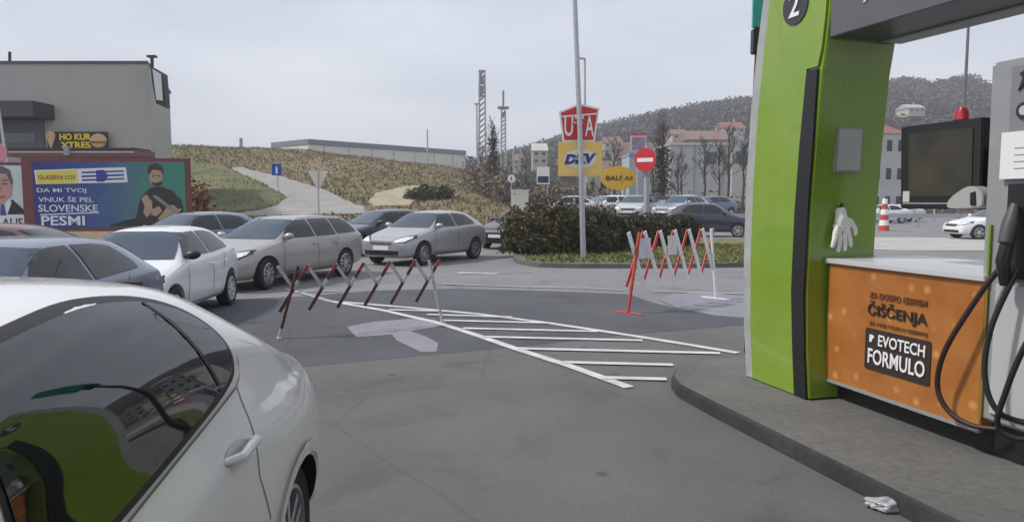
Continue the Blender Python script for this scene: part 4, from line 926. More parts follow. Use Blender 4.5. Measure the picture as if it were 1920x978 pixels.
def bare_tree(label, px, d, py_top, py_base, spread=.5, m=None, ivy=None, seed=1, group='bare trees along the far road'):
    random.seed(seed); base = ((px - 960) / F * d, d); zt = at(px, py_top, d).z; zb = at(px, py_base, d).z; hgt = zt - zb
    t = thing('bare_tree', label, 'tree', (base[0], base[1], zb), 0, group); tr = MB(); brm = MB()
    tr.path([(0, 0, -.3), (.02 * hgt, 0, hgt * .35), (0, .01 * hgt, hgt * .65), (.01 * hgt, 0, hgt * .92)], [hgt * .022, hgt * .017, hgt * .010, hgt * .003], 7)
    def grow(p, d_, L, r, lev):
        mid = p + d_ * L * .5 + Vector([random.uniform(-1, 1) * L * .07 for _ in range(3)]); e = p + d_ * L + Vector([random.uniform(-1, 1) * L * .1 for _ in range(3)])
        brm.path([p, mid, e], [r, r * .7, r * .35], 4, False)
        if lev < 3:
            for k in range(4 if lev < 2 else 3):
                f = random.uniform(.35, 1); q = p.lerp(e, f); nd = (d_ + Vector((random.uniform(-.8, .8), random.uniform(-.8, .8), random.uniform(-.2, .7)))).normalized()
                grow(q, nd, L * random.uniform(.45, .7), r * .5, lev + 1)
    for k in range(16):
        f = random.uniform(.28, .92); a = random.uniform(0, 6.28); sp_ = spread * (1.15 - f)
        grow(Vector((0, 0, hgt * f)), Vector((math.cos(a) * sp_, math.sin(a) * sp_, .6)).normalized(), hgt * random.uniform(.14, .26) * (1.2 - f * .6), hgt * .007, 0)
    bk = m or mat('bare_bark', (.075, .06, .05), .9, var=.25, vscale=3)
    part('trunk', tr, bk, t, smooth=True); part('crown', brm, bk, t)
    if ivy:
        k = 2600; q = np.random.normal(size=(k, 3)) * np.array([.055, .055, .0]) * hgt * (1.0); zz_ = np.random.uniform(.12, ivy, k) * hgt; q[:, 2] = zz_; q[:, :2] *= (1.15 - .5 * zz_ / hgt)[:, None]
        tris('ivy', leaves(q, hgt * .013), mat('ivy_leaf', (.03, .035, .02), .8, col2=(.08, .07, .045), vscale=2, island=True), t)
    return t
bare_tree('slim brown bare tree between the lattice masts and the slope', 924, 75, 236, 352, .35, ivy=.8, seed=2)
bare_tree('tall dark ivy covered tree right of the no entry sign', 1240, 48, 232, 392, .6, ivy=.72, seed=3)
bare_tree('bare tree with pale twigs left of the long white building', 1222, 52, 285, 392, .8, seed=4)
bare_tree('bare tree in front of the long white building, left one', 1345, 60, 275, 388, .7, seed=5)
bare_tree('thin bare tree in front of the long white building, middle one', 1362, 62, 250, 388, .5, seed=6)
bare_tree('bare tree close to the green pillar', 1390, 58, 262, 388, .6, seed=8)
bare_tree('small bare tree left of the slim brown tree', 905, 78, 275, 345, .8, seed=9)
bare_tree('low bare tree on the brown bank left of the bus stop sign', 985, 70, 292, 372, .9, seed=10)
bare_tree('spreading bare tree left of the white chalet house', 1622, 66, 280, 388, .8, seed=12)
random.seed(11)
# brown scrub bank between slope and car park
sc_c = []
for _ in range(420):
    px = random.uniform(890, 1150); d = random.uniform(62, 105); x = (px - 960) / F * d; hh = random.uniform(1.2, 3.4)
    k = 36; q = np.random.normal(size=(k, 3)) * np.array([.9, .9, .7]) * hh * .5; q[:, 2] = np.abs(q[:, 2]) + .1; sc_c.append(q + np.array([x, d, max(0, hill(x, d))]))
for _ in range(260):
    px = random.uniform(1130, 1420); d = random.uniform(62, 80); x = (px - 960) / F * d; hh = random.uniform(1.0, 2.4)
    k = 30; q = np.random.normal(size=(k, 3)) * np.array([.9, .9, .7]) * hh * .5; q[:, 2] = np.abs(q[:, 2]) + .1; sc_c.append(q + np.array([x, d, 0]))
m_scrub = mat('brown_scrub', (.075, .055, .042), .95, col2=(.19, .145, .105), vscale=.3, island=True)
struct(tris('brown_scrub', leaves(np.concatenate(sc_c), .26, 3), m_scrub), 'stuff')
gb = on_hill(800, 374); lumps('bush', 'low green bush at the foot of the bare sandy slope', [(gb[0], gb[1], hill(*gb) + .3, 1.1, .7), (gb[0] + 1.1, gb[1] + .4, hill(gb[0] + 1.1, gb[1]) + .3, .9, .6), (gb[0] - .9, gb[1], hill(gb[0] - .9, gb[1]) + .1, .8, .5)], 3500, .13, mat('bush_leaf', (.04, .05, .015), .8, col2=(.11, .115, .04), vscale=1, island=True), cat='bush')

# ------------------------------------------------------------------ buildings
def prism_v(poly, z0, z1):
    mb = MB(); n = len(poly); mb.add([(a, b, z0) for a, b in poly] + [(a, b, z1) for a, b in poly], [tuple(range(n - 1, -1, -1)), tuple(range(n, 2 * n))] + [(i, (i + 1) % n, (i + 1) % n + n, i + n) for i in range(n)]); return mb
BD = 42.0; X = lambda px, d: (px - 960) / F * d
bld = thing('commercial_building', 'large flat roofed grey box building at far left', 'building', (X(290, BD), BD, 0)); bx = bld.location.x
ztop = at(150, 120, BD).z
m_wall = mat('grey_cladding', (.37, .362, .335), .7, var=.06, vscale=.5, stretch=(1, 1, .3))
foot = [(-24, 0), (0, 0), (-4.2, 11.5), (-24, 11.5)]
part('wall', prism_v(foot, 0, ztop), m_wall, bld)
part('roof_edge', prism_v([(-24.05, -.06), (.03, -.06), (-4.1, 11.56), (-24.05, 11.56)], ztop, ztop + .16), mat('roof_edge_dark', (.07, .075, .085), .5), bld)
def bq(px, py, d=BD): p = at(px, py, d); return Vector((p.x - bx, p.y - BD, p.z))
a = bq(-60, 197); b = bq(103, 226); part('canopy', MB().box(((a.x + b.x) / 2, -.9, (a.z + b.z) / 2), (b.x - a.x, 1.9, abs(a.z - b.z))), mat('canopy_dark', (.05, .05, .055), .5), bld, .02)
a = bq(-60, 227); b = bq(86, 292); part('recess', MB().box(((a.x + b.x) / 2, -.04, (a.z + b.z) / 2), (b.x - a.x, .1, abs(a.z - b.z))), mat('recess_grey', (.11, .11, .12), .6), bld)
a = bq(-60, 250); b = bq(70, 268); part('window', MB().box(((a.x + b.x) / 2, -.10, (a.z + b.z) / 2), (b.x - a.x, .06, abs(a.z - b.z))), m_wind, bld)
part('roof_vent', MB().path([bq(272, 122) + Vector((0, .8, 0)), bq(272, 101) + Vector((0, .8, 0))], .10, 8).box(bq(272, 101) + Vector((0, .8, 0)), (.5, .3, .12)), m_black, bld)
part('roof_mast', MB().path([bq(0, 122) + Vector((0, .8, 0)), bq(0, 92) + Vector((0, .8, 0))], .08, 8), m_black, bld)
fl = thing('corner_sign', 'white panel sign in a dark frame on the top corner of the grey building', 'sign', at(302, 165, BD - .6))
part('frame', MB().prism([(-.42, 1.15), (.28, .75), (.36, -1.15), (-.20, -.9), (-.38, .3)], (0, 0, 0), XR, UP, .5), m_black, fl)
part('panel', MB().prism([(-.30, 1.0), (.16, .72), (.20, -.75), (-.16, -.7)], (0, -.26, 0), XR, UP, .06), mat('panel_offwhite', (.62, .64, .62), .5), fl)
fd = thing('food_sign', 'black sign board with yellow letters between an ice cream cone and a burger', 'sign', at(146, 264, BD - .35)); k = (BD - .35) / F
part('board', MB().box((0, 0, 0), (112 * k, .12, 33 * k)), m_black, fd, .02)
m_ly = mat('sign_letter_yellow', (.85, .62, .02), .5)
text(fd, 'lettering', 'HO KUR', (-3 * k, -.065, 7 * k), XR, UP, 58 * k, 12 * k, m_ly, .03, .03)
text(fd, 'lettering', 'XTRES', (-3 * k, -.065, -8 * k), XR, UP, 56 * k, 12 * k, m_ly, .03, .03)
ic = part('ice_cream_cone', MB().prism([(-48 * k + a * k, b * k) for a, b in [(0, -17), (9, 8), (8, 14), (0, 19), (-8, 14), (-9, 8)]], (0, -.10, 0), XR, UP, .10), mat('cone_tan', (.62, .42, .25), .7), fd, .03)
part('burger', MB().prism(circle(13 * k, 20, 40 * k, 0, 1.2), (0, -.10, 0), XR, UP, .10), mat('bun_tan', (.60, .38, .22), .7), fd, .04)
part('burger_filling', MB().box((40 * k, -.16, -3 * k), (32 * k, .03, 4 * k)), mat('patty', (.22, .12, .06), .8), fd)
lr = thing('low_roof', 'long low dark roof with a reddish fascia above the billboards', 'roof', (X(160, 38), 38, 0))
zz = at(160, 289, 38).z; part('fascia', MB().box((0, 0, zz), (X(286, 38) - X(40, 38), 1.6, .34)), mat('fascia_maroon', (.17, .07, .07), .5), lr, .02)
part('roof_strip', MB().box((.0, 0, zz + .22), (X(290, 38) - X(60, 38), 1.7, .10)), m_black, lr); part('light_rail', MB().box((0, -.84, zz + .05), (X(278, 38) - X(50, 38), .05, .07)), mat('rail_pale', (.5, .42, .40), .5), lr)
for px in (60, 150, 270): part('post', MB().path([(X(px, 38) - lr.location.x, 0, 0), (X(px, 38) - lr.location.x, 0, zz)], .08, 8), m_cab, lr)
part('lamp', MB().box((X(153, 38) - lr.location.x, -.9, zz + .1), (.25, .2, .45)), m_cab, lr)
fpole = thing('flag_pole', 'thin pale pole leaning in front of the grey building', 'pole', (X(33, 36), 36, 0)); part('pole', MB().path([(0, 0, 0), (-.62, 0, at(12, 192, 36).z)], .06, 8), m_cabl, fpole, smooth=True)

# billboards
m_mar = mat('billboard_frame', (.17, .045, .05), .5, var=.12)
BY = 22.7; bb = thing('billboard', 'wide blue poster billboard with white slogan and a musician, in a maroon frame', 'billboard', at(201, 365, BY)); bb.rotation_euler = (0, 0, R(4)); k = BY / F
part('frame', MB().box((0, .06, 0), (302 * k, .14, 136 * k)), m_mar, bb, .01)
m_post = mat('poster_blue', (.035, .04, .20), .5)
t_ = m_post.node_tree; sx = t_.nodes.new('ShaderNodeSeparateXYZ'); rp = t_.nodes.new('ShaderNodeValToRGB'); mr = t_.nodes.new('ShaderNodeMapRange'); mr.inputs[1].default_value = -2.4; mr.inputs[2].default_value = 2.4
nn = t_.nodes.new('ShaderNodeTexNoise'); nn.inputs['Scale'].default_value = 1.4; ad = t_.nodes.new('ShaderNodeMath'); ad.operation = 'MULTIPLY_ADD'; ad.inputs[1].default_value = 1.6
t_.links.new(t_.nodes['Texture Coordinate'].outputs['Object'], sx.inputs[0]); t_.links.new(t_.nodes['Texture Coordinate'].outputs['Object'], nn.inputs['Vector'])
t_.links.new(nn.outputs['Fac'], ad.inputs[0]); t_.links.new(sx.outputs[0], ad.inputs[2]); t_.links.new(ad.outputs[0], mr.inputs[0])
e = rp.color_ramp.elements; e[0].position = .1; e[0].color = (.04, .025, .13, 1); e[1].position = 1; e[1].color = (.05, .22, .16, 1)
for pos, c_ in ((.35, (.03, .045, .22, 1)), (.62, (.05, .09, .24, 1)), (.8, (.07, .15, .20, 1))): q_ = e.new(pos); q_.color = c_
t_.links.new(mr.outputs[0], rp.inputs[0]); t_.links.new(rp.outputs[0], t_.nodes['Principled BSDF'].inputs['Base Color'])
po = part('poster', MB().box((6 * k, -.02, 0), (274 * k, .02, 122 * k)), m_post, bb)
def bp2(px, py): return ((px - 201) * k, (365 - py) * k)
def bpoly(name, pts, m, y=-.036, th=.008): return part(name, MB().prism([bp2(*p) for p in pts], (0, y, 0), XR, UP, th), m, po)
def btext(s_, px, py, w_, h_, m, bold=.02, y=-.045):
    a = bp2(px, py); return text(po, 'lettering', s_, (a[0], y, a[1]), XR, UP, w_ * k, h_ * k, m, bold, .004)
m_pw = mat('poster_white', (.72, .73, .78), .5); m_py = mat('poster_yellow', (.72, .58, .10), .5)
bpoly('banner', [(74, 320), (238, 314), (240, 342), (76, 346)], m_pw); bpoly('yellow_label', [(77, 322), (150, 319), (151, 343), (78, 346)], m_py, -.041, .004)
btext('GLASBENI LOV', 114, 333, 66, 8, m_inkb, .0, -.047)
for i in range(3): bpoly('banner_stripe', [(158, 322.5 + i * 7), (234, 319.5 + i * 7), (234, 323 + i * 7), (158, 326 + i * 7)], m_post if i != 1 else mat('poster_deep', (.05, .04, .28), .5), -.041, .004)
bpoly('banner_logo', [(184, 320), (198, 319), (206, 330), (198, 341), (184, 341)], mat('poster_deep', (.05, .04, .28), .5), -.044, .004)
btext('DA MI TVOJ', 121, 358, 88, 10, m_pw, .006); btext('VNUK ŠE PEL', 128, 373, 98, 11, m_pw, .006); btext('SLOVENSKE', 131, 390, 106, 13, m_pw, .012); bpoly('underline', [(80, 401), (186, 397), (186, 399), (80, 403)], m_pw)
btext('PESMI', 121, 413, 78, 18, m_pw, .02)
m_skin = mat('poster_skin', (.42, .27, .20), .6); m_shirt = mat('poster_shirt', (.035, .03, .03), .6); m_tan = mat('poster_tan', (.40, .29, .19), .6); m_hair = mat('poster_hair', (.07, .035, .025), .6)
bpoly('figure_torso', [(252, 408), (262, 370), (280, 352), (300, 350), (322, 358), (338, 385), (340, 420), (300, 423), (270, 420)], m_shirt)
bpoly('figure_ground', [(205, 421), (235, 412), (262, 407), (300, 412), (340, 418), (340, 424), (205, 424)], mat('poster_dark_green', (.02, .03, .025), .6), -.033, .006)
bpoly('figure_head', [(280, 322), (286, 315), (298, 315), (304, 328), (302, 343), (294, 351), (284, 346), (279, 335)], m_skin, -.040)
bpoly('figure_hair', [(276, 324), (279, 311), (292, 306), (303, 311), (305, 328), (300, 320), (286, 318), (281, 326)], m_hair, -.044)
bpoly('figure_beard', [(284, 341), (292, 343), (302, 339), (301, 346), (293, 351), (285, 347)], m_hair, -.044, .005)
for px in (288, 297): bpoly('figure_eye', [(px - 2.5, 329), (px + 2.5, 328.5), (px + 2.5, 331), (px - 2.5, 331.5)], m_hair, -.044, .005)
bpoly('figure_nose', [(292, 330), (294.5, 330), (296, 337), (291, 337.5)], m_tan, -.044, .004)
bpoly('figure_arm', [(263, 372), (273, 364), (283, 378), (282, 396), (272, 408), (266, 398), (269, 386)], m_tan, -.042)
bpoly('figure_arm', [(292, 410), (312, 385), (330, 383), (336, 392), (322, 408), (304, 421)], m_tan, -.042)
bpoly('figure_arm', [(318, 368), (334, 371), (339, 388), (330, 392), (322, 384)], m_shirt, -.046, .006)
bpoly('instrument_strap', [(284, 368), (290, 365), (330, 398), (326, 402)], mat('poster_strap', (.25, .22, .2), .6), -.047, .005)
bpoly('figure_hands', [(282, 392), (296, 386), (300, 396), (290, 405), (280, 403)], m_skin, -.045, .006)
for px in (80, 325): part('post', MB().box((bp2(px, 0)[0], .25, -bb.location.z / 2 - .5), (.14, .14, bb.location.z + 1.2)), m_mar, bb)
b2 = thing('billboard', 'white poster billboard showing a man in a dark suit at the left edge', 'billboard', at(-100, 374, BY + .2)); b2.rotation_euler = (0, 0, R(4))
part('frame', MB().box((0, .06, 0), (300 * k, .14, 140 * k)), m_mar, b2, .01)
po = part('poster', MB().box((0, -.02, 0), (288 * k, .02, 128 * k)), mat('poster_pale', (.60, .66, .66), .5), b2)
def bp2(px, py): return ((px + 100) * k, (374 - py) * k)
bpoly('figure_suit', [(-60, 420), (-50, 392), (-16, 384), (12, 378), (20, 374), (44, 398), (46, 405), (46, 420)], mat('poster_suit', (.02, .024, .03), .6))
bpoly('figure_shirt', [(-16, 405), (-8, 380), (14, 372), (18, 380), (8, 405)], m_pw, -.041)
bpoly('figure_head', [(-30, 345), (-26, 320), (0, 314), (18, 324), (22, 345), (18, 368), (4, 384), (-14, 384), (-26, 368)], mat('poster_face', (.52, .30, .24), .6), -.044)
bpoly('figure_hair', [(-31, 350), (-32, 325), (-20, 313), (4, 311), (18, 318), (23, 342), (19, 345), (12, 326), (-16, 324), (-25, 332)], mat('poster_grey_hair', (.12, .11, .11), .6), -.049)
for px in (-14, 8): bpoly('figure_eye', [(px - 5, 343), (px + 5, 342.5), (px + 4, 346), (px - 4, 346.5)], mat('poster_grey_hair', (.12, .11, .11), .6), -.049); bpoly('figure_brow', [(px - 6, 337), (px + 6, 336), (px + 6, 338.5), (px - 6, 339.5)], mat('poster_grey_hair', (.12, .11, .11), .6), -.049)
bpoly('figure_nose', [(-5, 344), (0, 344), (3, 358), (-8, 358.5)], mat('poster_nose', (.42, .22, .17), .6), -.049); bpoly('figure_mouth', [(-13, 368), (8, 367), (6, 371), (-10, 371.5)], mat('poster_mouth', (.30, .10, .09), .6), -.049)
bpoly('figure_tie', [(-2, 384), (5, 383), (8, 404), (-4, 404)], mat('poster_tie', (.06, .08, .25), .6), -.046)
bpoly('name_strip', [(-240, 404), (46, 402), (46, 432), (-240, 436)], m_pw, -.044)
btext('AUS', 18, 418, 38, 18, m_ink, .01, -.052)
for px in (-200, 20): part('post', MB().box((bp2(px, 0)[0], .25, -b2.location.z / 2 - .5), (.14, .14, b2.location.z + 1.2)), m_mar, b2)
cub = thing('round_board', 'round pink advertising disc on a dark post at the left edge', 'sign', (X(4, 30), 30, 0)); zc = at(4, 286, 30).z
part('post', MB().path([(0, .06, 0), (0, .06, zc)], .06, 8), m_black, cub); part('disc', MB().lathe([(0, 0), (.40, 0), (.40, .05), (0, .05)], (0, 0, zc), (0, -1, 0), 24), mat('pink', (.62, .22, .30), .5), cub)

# warehouse on the hill
A, B = at(578, 261, 130), at(872, 284, 160); dv = (B - A); dv.z = 0; Lw = dv.length
wh = thing('warehouse', 'long pale warehouse with a dark roof band along the top of the hill', 'building', (A.x, A.y, hill(A.x, 99) - 3), math.atan2(dv.y, dv.x)); zz = A.z - wh.location.z
part('wall', MB().box((Lw / 2, 6, (zz - .9) / 2), (Lw, 12, zz - .9)), mat('warehouse_wall', (.64, .62, .60), .6, var=.06, vscale=.2), wh)
part('roof', MB().box((Lw / 2, 6, zz - .42), (Lw + .3, 12.4, .9)), mat('roof_blue_grey', (.17, .19, .23), .5), wh)
for i in range(7): part('panel_joint', MB().box((Lw * (i + .6) / 7.3, -.03, (zz - 1) / 2), (.18, .06, zz - 1.1)), mat('joint_grey', (.36, .35, .35), .6), wh)

# masts
def lattice(label, px, d, top, bottom, wpx, antennas):
    zt = at(px, top, d).z; zb = -.5; t = thing('radio_mast', label, 'mast', (X(px, d), d, 0), 0, 'masts behind the slope'); wd = wpx * d / F / 2; mb = MB(); r = .13 * d / 120
    for sx, sy in ((-1, -1), (1, -1), (1, 1), (-1, 1)): mb.path([(sx * wd * 1.4, sy * wd * 1.4, zb), (sx * wd, sy * wd, zt)], r, 5)
    nst = 26
    for i in range(nst):
        z0 = zb + (zt - zb) * i / nst; z1 = zb + (zt - zb) * (i + 1) / nst; f = wd * (1.4 - .4 * i / nst)
        for s_ in (-1, 1): mb.path([(-f, s_ * f, z0), (f, s_ * f, z1)], r * .6, 4); mb.path([(s_ * f, -f, z0), (s_ * f, f, z1)], r * .6, 4)
    part('lattice', mb, m_steel, t)
    for (dz, w_, h_) in antennas: part('antenna', MB().box((0, 0, zt - dz), (w_, w_ * .8, h_)), mat('antenna_grey', (.25, .26, .29), .6), t)
    return t
lattice('tall lattice mast with antennas, left of the slimmer mast with a platform', 905, 120, 138, 300, 10, [(.6, 1.1, 2.2), (2.6, 1.2, 1.2), (3.6, 1.25, .25)])
lattice('slim mast with a round platform, right of the tall lattice mast', 944, 130, 200, 290, 7, [(-1.2, .35, 3.2), (.2, 2.0, .3), (1.4, .9, .6)])
pm = thing('lamp_mast', 'thin pole just left of the tall lattice mast', 'mast', (X(896, 110), 110, 0)); part('pole', MB().path([(0, 0, 0), (-.1, 0, at(894, 195, 110).z)], [.18, .12], 8), m_steel, pm); part('head', MB().box((-.1, 0, at(894, 195, 110).z), (.7, .4, .2)), m_steel, pm)
for i, (px, d, top, bot) in enumerate([(803, 97, 243, 300), (457, 97, 259, 274), (963, 80, 280, 372)]):
    lab = ['short thin pole standing on the ridge in front of the warehouse', 'small dark post on the ridge right of the grey building', 'pale thin pole by the brown bank'][i]
    pm = thing('pole', lab, 'pole', (X(px, d), d, hill(X(px, d), d) - .5)); part('shaft', MB().path([(0, 0, 0), (0, 0, at(px, top, d).z - pm.location.z)], .10 if i != 1 else .22, 8), m_steel if i != 1 else m_cab, pm)
tp = thing('street_lamp', 'dark slim lamp pole rising above the wood seen through the pump arch', 'street lamp', (X(1796, 70), 70, 0)); part('post', MB().path([(0, 0, 0), (0, 0, 19)], [.20, .12], 8), mat('pole_dark', (.10, .11, .12), .6), tp)

# houses and works beyond the road
def house(label, px0, px1, d, py_eave, py_roof, depth, wallm, roofm, nwin=3, storeys=2, name='house', py_base=392):
    x0, x1 = X(px0, d), X(px1, d); wd = x1 - x0; ze = at(px0, py_eave, d).z; zr = at(px0, py_roof, d).z
    zb = at(px0, py_base, d).z; zb = min(zb, 0) if zb < 1 else zb
    t = thing(name, label, 'house', ((x0 + x1) / 2, d, zb)); ze -= zb; zr -= zb
    part('wall', MB().box((0, depth / 2, ze / 2 - .5), (wd, depth, ze + 1)), wallm, t)
    ov = .05 * wd; mb = MB(); mb.add([(-wd / 2 - ov, -ov, ze - .02), (wd / 2 + ov, -ov, ze - .02), (wd / 2 + ov, depth + ov, ze - .02), (-wd / 2 - ov, depth + ov, ze - .02), (-wd / 2 - ov * .6, depth / 2, zr), (wd / 2 + ov * .6, depth / 2, zr)], [(0, 1, 5, 4), (2, 3, 4, 5), (1, 2, 5), (3, 0, 4), (0, 3, 2, 1)])
    ro = part('roof', mb, roofm, t); part('chimney', MB().box((wd * .2, depth / 2, zr + .1), (wd * .06, wd * .06, (zr - ze) * .6 + .5)), wallm, ro)
    for s_ in range(storeys):
        for i in range(nwin):
            wz = ze * (s_ + .55) / storeys; wx = wd * ((i + .5) / nwin - .5)
            wo = part('window', MB().box((wx, -.03, wz), (wd / nwin * .42, .10, ze / storeys * .42)), m_glass, t); part('frame', MB().box((wx, -.02, wz - ze / storeys * .22), (wd / nwin * .48, .16, .08)), m_white, wo)
    return t
m_hw = mat('render_white', (.44, .44, .43), .7, var=.05, vscale=.4); m_hc = mat('render_cream', (.42, .385, .30), .7, var=.05, vscale=.4); m_ho = mat('render_orange', (.42, .22, .13), .7)
m_rr = mat('roof_red', (.22, .085, .065), .7, var=.15, vscale=2); m_ro = mat('roof_orange', (.19, .125, .105), .7, var=.15, vscale=2); m_rb = mat('roof_brown', (.16, .10, .08), .7, var=.15, vscale=2)
wks = thing('works_building', 'long white works building with green windows behind bare trees, left of the green pillar', 'building', (X(1255, 92), 92, 0)); zt = at(1300, 272, 92).z; Lw = X(1420, 92) - X(1255, 92)
part('wall', MB().box((Lw / 2, 5, zt / 2), (Lw, 10, zt)), m_hw, wks)
part('roof', MB().box((Lw / 2, 5, zt + .15), (Lw + .4, 10.4, .3)), mat('roof_pale', (.5, .5, .5), .6), wks)
part('tower', MB().box((X(1392, 92) - wks.location.x, -.6, at(0, 255, 92).z / 2), (X(1420, 92) - X(1365, 92), 1.2, at(0, 255, 92).z)), m_hw, wks)
for px in (1330, 1385): part('window', MB().box((X(px, 92) - wks.location.x, -.05 if px < 1365 else -1.25, at(0, 296, 92).z), (2.0 if px > 1350 else 1.4, .12, 1.5)), mat('window_green', (.05, .10, .09), .2), wks)
for px in (1275, 1300, 1352): part('downpipe', MB().box((X(px, 92) - wks.location.x, -.08, zt / 2), (.14, .14, zt)), m_cab, wks)
house('house with a wide orange tiled roof above the white works building', 1290, 1385, 150, 262, 240, 12, m_ho, m_ro, 4, 1, py_base=285)
house('cream house on the slope left of the red lamp post sign', 998, 1026, 150, 282, 266, 8, m_hc, m_hw, 2, 2, py_base=310)
house('white chalet house with a red roof beside the pump screen', 1630, 1692, 75, 250, 226, 9, m_hw, m_rr, 3, 3)
house('small pale roofed house up in the wood seen through the pump arch', 1694, 1724, 230, 202, 193, 8, m_hc, mat('roof_pale2', (.36, .36, .36), .6), 3, 1, py_base=212)
house('low reddish roofed house behind the no entry sign', 1172, 1236, 110, 292, 262, 9, mat('render_brown', (.30, .2, .16), .7), m_rb, 3, 2)
house('brown roofed low house behind the yellow oval sign', 1100, 1180, 100, 322, 298, 9, m_hc, m_rb, 4, 1)
kd = 60.0; kk = kd / F
ki = thing('petrol_kiosk', 'pale blue kiosk wall behind the no entry sign', 'building', (X(1210, kd), kd, 0)); zt = at(0, 292, kd).z
part('wall', MB().box((0, 2, zt / 2), (64 * kk, 4, zt)), mat('kiosk_blue', (.36, .42, .48), .6, var=.04), ki); part('parapet', MB().box((0, 2, zt + .1), (66 * kk, 4.2, .25)), mat('kiosk_top', (.22, .30, .48), .6), ki); part('door', MB().box((8 * kk, -.04, 1.1), (22 * kk, .1, 2.2)), m_glass, ki)
yo = thing('oval_sign', 'large yellow oval sign with dark lettering beside the pale blue kiosk', 'sign', at(1160, 334, kd - 2)); kk = (kd - 2) / F
part('panel', MB().prism(circle(22 * kk, 32, 0, 0, 1.5), (0, 0, 0), XR, UP, .2), mat('oval_yellow', (.80, .50, .02), .5, col2=(.80, .42, .02), vscale=.6), yo, .02)
text(yo, 'lettering', 'BAU', (-10 * kk, -.11, 0), XR, UP, 28 * kk, 9 * kk, m_ink, .03, .02); part('divider', MB().box((6 * kk, -.11, 0), (1.2 * kk, .03, 24 * kk)), mat('sign_brown', (.35, .15, .03), .6), yo); text(yo, 'lettering', 'AS', (18 * kk, -.11, 0), XR, UP, 16 * kk, 8 * kk, m_inkb, .03, .02)
for s_ in (-12, 12): part('post', MB().path([(s_ * kk, .15, -yo.location.z), (s_ * kk, .15, 0)], .1, 8), m_steel, yo)
rb = thing('advert_sign', 'red framed board with a blue and white grid above the no entry sign', 'sign', at(1197, 269, 57)); kk = 57 / F
part('frame', MB().box((0, 0, 0), (29 * kk, .15, 28 * kk)), mat('sign_rim', (.6, .5, .5), .5), rb); part('face', MB().box((0, -.09, 0), (24 * kk, .04, 23 * kk)), mat('sign_mixed', (.30, .10, .14), .5, col2=(.25, .30, .45), vscale=2.2), rb); part('top_lamp', MB().box((0, 0, 17 * kk), (30 * kk, .15, 3 * kk)), m_red, rb)
part('post', MB().path([(0, .15, -rb.location.z), (0, .15, 0)], .12, 8), m_steel, rb)
gr = thing('guard_rail', 'galvanised guard rail along the road seen under the pump arch', 'guard rail', (X(1680, 48), 48, 0)); g_ = MB(); g_.box((3, 0, .75), (34, .06, .28)); part('rail', g_, m_steel, gr)
for i in range(12): part('post', MB().box((-13 + i * 2.9, .07, .4), (.08, .08, .8)), m_steel, gr)
cone = thing('traffic_post', 'red and white striped marker post beyond the pump arch', 'bollard', (X(1657, 42), 42, 0)); h_ = at(1657, 372, 42).z
for i in range(6): part('band', MB().lathe([(.0, h_ * i / 6), (.30 - .03 * i, h_ * i / 6), (.27 - .03 * i, h_ * (i + 1) / 6), (0, h_ * (i + 1) / 6)], n=14), m_bred if i % 2 == 0 else m_white, cone)
for px, d in ((1750, 60), (1712, 55)):
    sp_ = thing('pole', 'short grey pole below the pump screen' if px == 1750 else 'pale pole left of the pump screen', 'pole', (X(px, d), d, 0)); part('shaft', MB().path([(0, 0, 0), (0, 0, 5 if px == 1712 else 2)], .09, 8), m_steel, sp_)

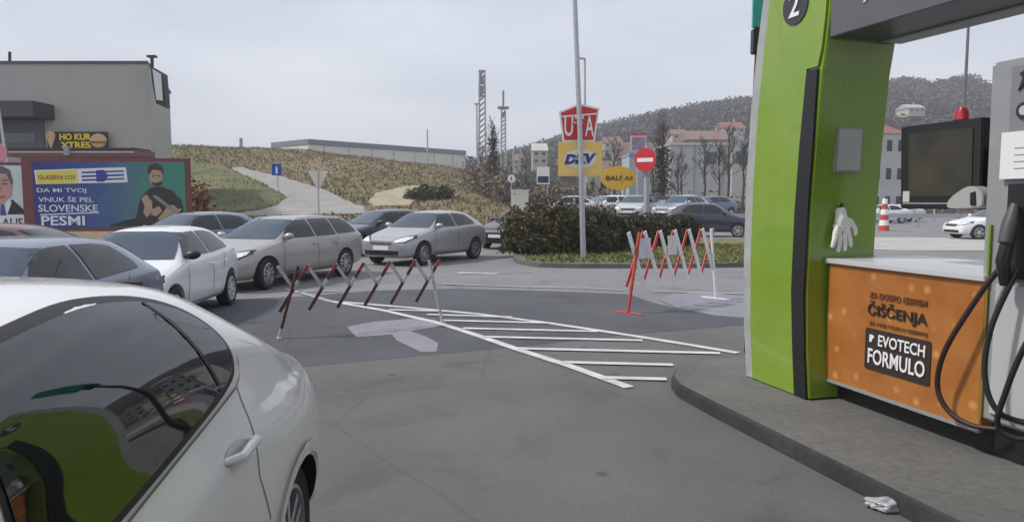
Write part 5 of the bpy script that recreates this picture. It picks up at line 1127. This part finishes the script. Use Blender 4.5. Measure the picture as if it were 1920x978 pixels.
for a in [('small white house with an orange roof nearest the round speed sign', 962, 985, 190, 300, 288, 8, m_hw, m_ro, 2, 2, 'house', 318),
          ('cream house with a brown roof on the wooded slope above the yellow oval sign', 1132, 1164, 210, 268, 254, 9, m_hc, m_rb, 3, 2, 'house', 290),
          ('white house with a red roof in the wood right of the orange tiled house', 1352, 1392, 230, 240, 226, 10, m_hw, m_rr, 3, 2, 'house', 262),
          ('small orange roofed house in the wood left of the orange tiled house', 1258, 1286, 200, 252, 240, 9, m_hc, m_ro, 2, 2, 'house', 272),
          ('pale house with a brown roof behind the black screen box', 1760, 1840, 130, 300, 274, 9, m_hc, m_rb, 4, 2, 'house', 370)]: house(*a)
for i, (px, d, hd_, p_, lab) in enumerate([(1648, 56, 185, p_white, 'white car parked in front of the white chalet house'), (1678, 60, 170, p_light, 'pale grey car parked in front of the white chalet house'), (1125, 49, 195, p_redw, 'faded red car just right of the leaning lamp post above the hedge'), (1290, 58, 165, p_silver, 'silver car between the parked cars right of the no entry sign'), (1075, 52, 172, p_navy, 'navy car behind the leaning lamp post'),
    (1180, 50, 178, p_black, 'black car just left of the no entry sign post'), (1252, 46.5, 192, p_silver, 'silver car right behind the low hedge, right of the no entry sign post'), (1305, 60, 186, p_white, 'white car at the far right of the raised car park')]):
    car('parked_car', lab, 'car', 'hatch', (X(px, d), d), R(hd_), p_, PG, .31, 'eight', detail=False)
bare_tree('bushy bare tree at the right of the no entry sign above parked cars', 1275, 56, 300, 392, 1.0, seed=21)
bare_tree('bare tree behind the chalet house', 1700, 95, 262, 385, .9, seed=22)
bare_tree('tall bare tree between the orange roofed house and the red lamp post sign', 1150, 88, 268, 380, .8, seed=23)
for px, d, top, sd_ in ((1268, 70, 292, 41), (1318, 68, 270, 42), (1405, 64, 255, 43)):
    bare_tree({41: 'small bare tree at the left end of the white works building', 42: 'bare tree in front of the left half of the white works building', 43: 'tall bare tree half hidden by the left edge of the green pillar'}[sd_], px, d, top, 390, .8, seed=sd_)
random.seed(31)
sc_c = []
for _ in range(230):
    px = random.uniform(1420, 1960); d = random.uniform(80, 118); x = (px - 960) / F * d; hh = random.uniform(1.2, 3.6)
    k = 30; q = np.random.normal(size=(k, 3)) * np.array([.9, .9, .7]) * hh * .5; q[:, 2] = np.abs(q[:, 2]) + .1; sc_c.append(q + np.array([x, d, 0]))
struct(tris('brown_scrub', leaves(np.concatenate(sc_c), .26, 3), m_scrub), 'stuff')

# ------------------------------------------------------------------ haze
hm = bpy.data.materials.new('haze'); hm.use_nodes = True; t_ = hm.node_tree; t_.nodes.clear()
vo = t_.nodes.new('ShaderNodeVolumePrincipled'); vo.inputs['Density'].default_value = .0010; vo.inputs['Color'].default_value = (.88, .92, 1.0, 1)
ou = t_.nodes.new('ShaderNodeOutputMaterial'); t_.links.new(vo.outputs[0], ou.inputs['Volume'])
struct(part('haze', MB().box((0, 290, 41.5), (1530, 710, 85)), hm), 'stuff')
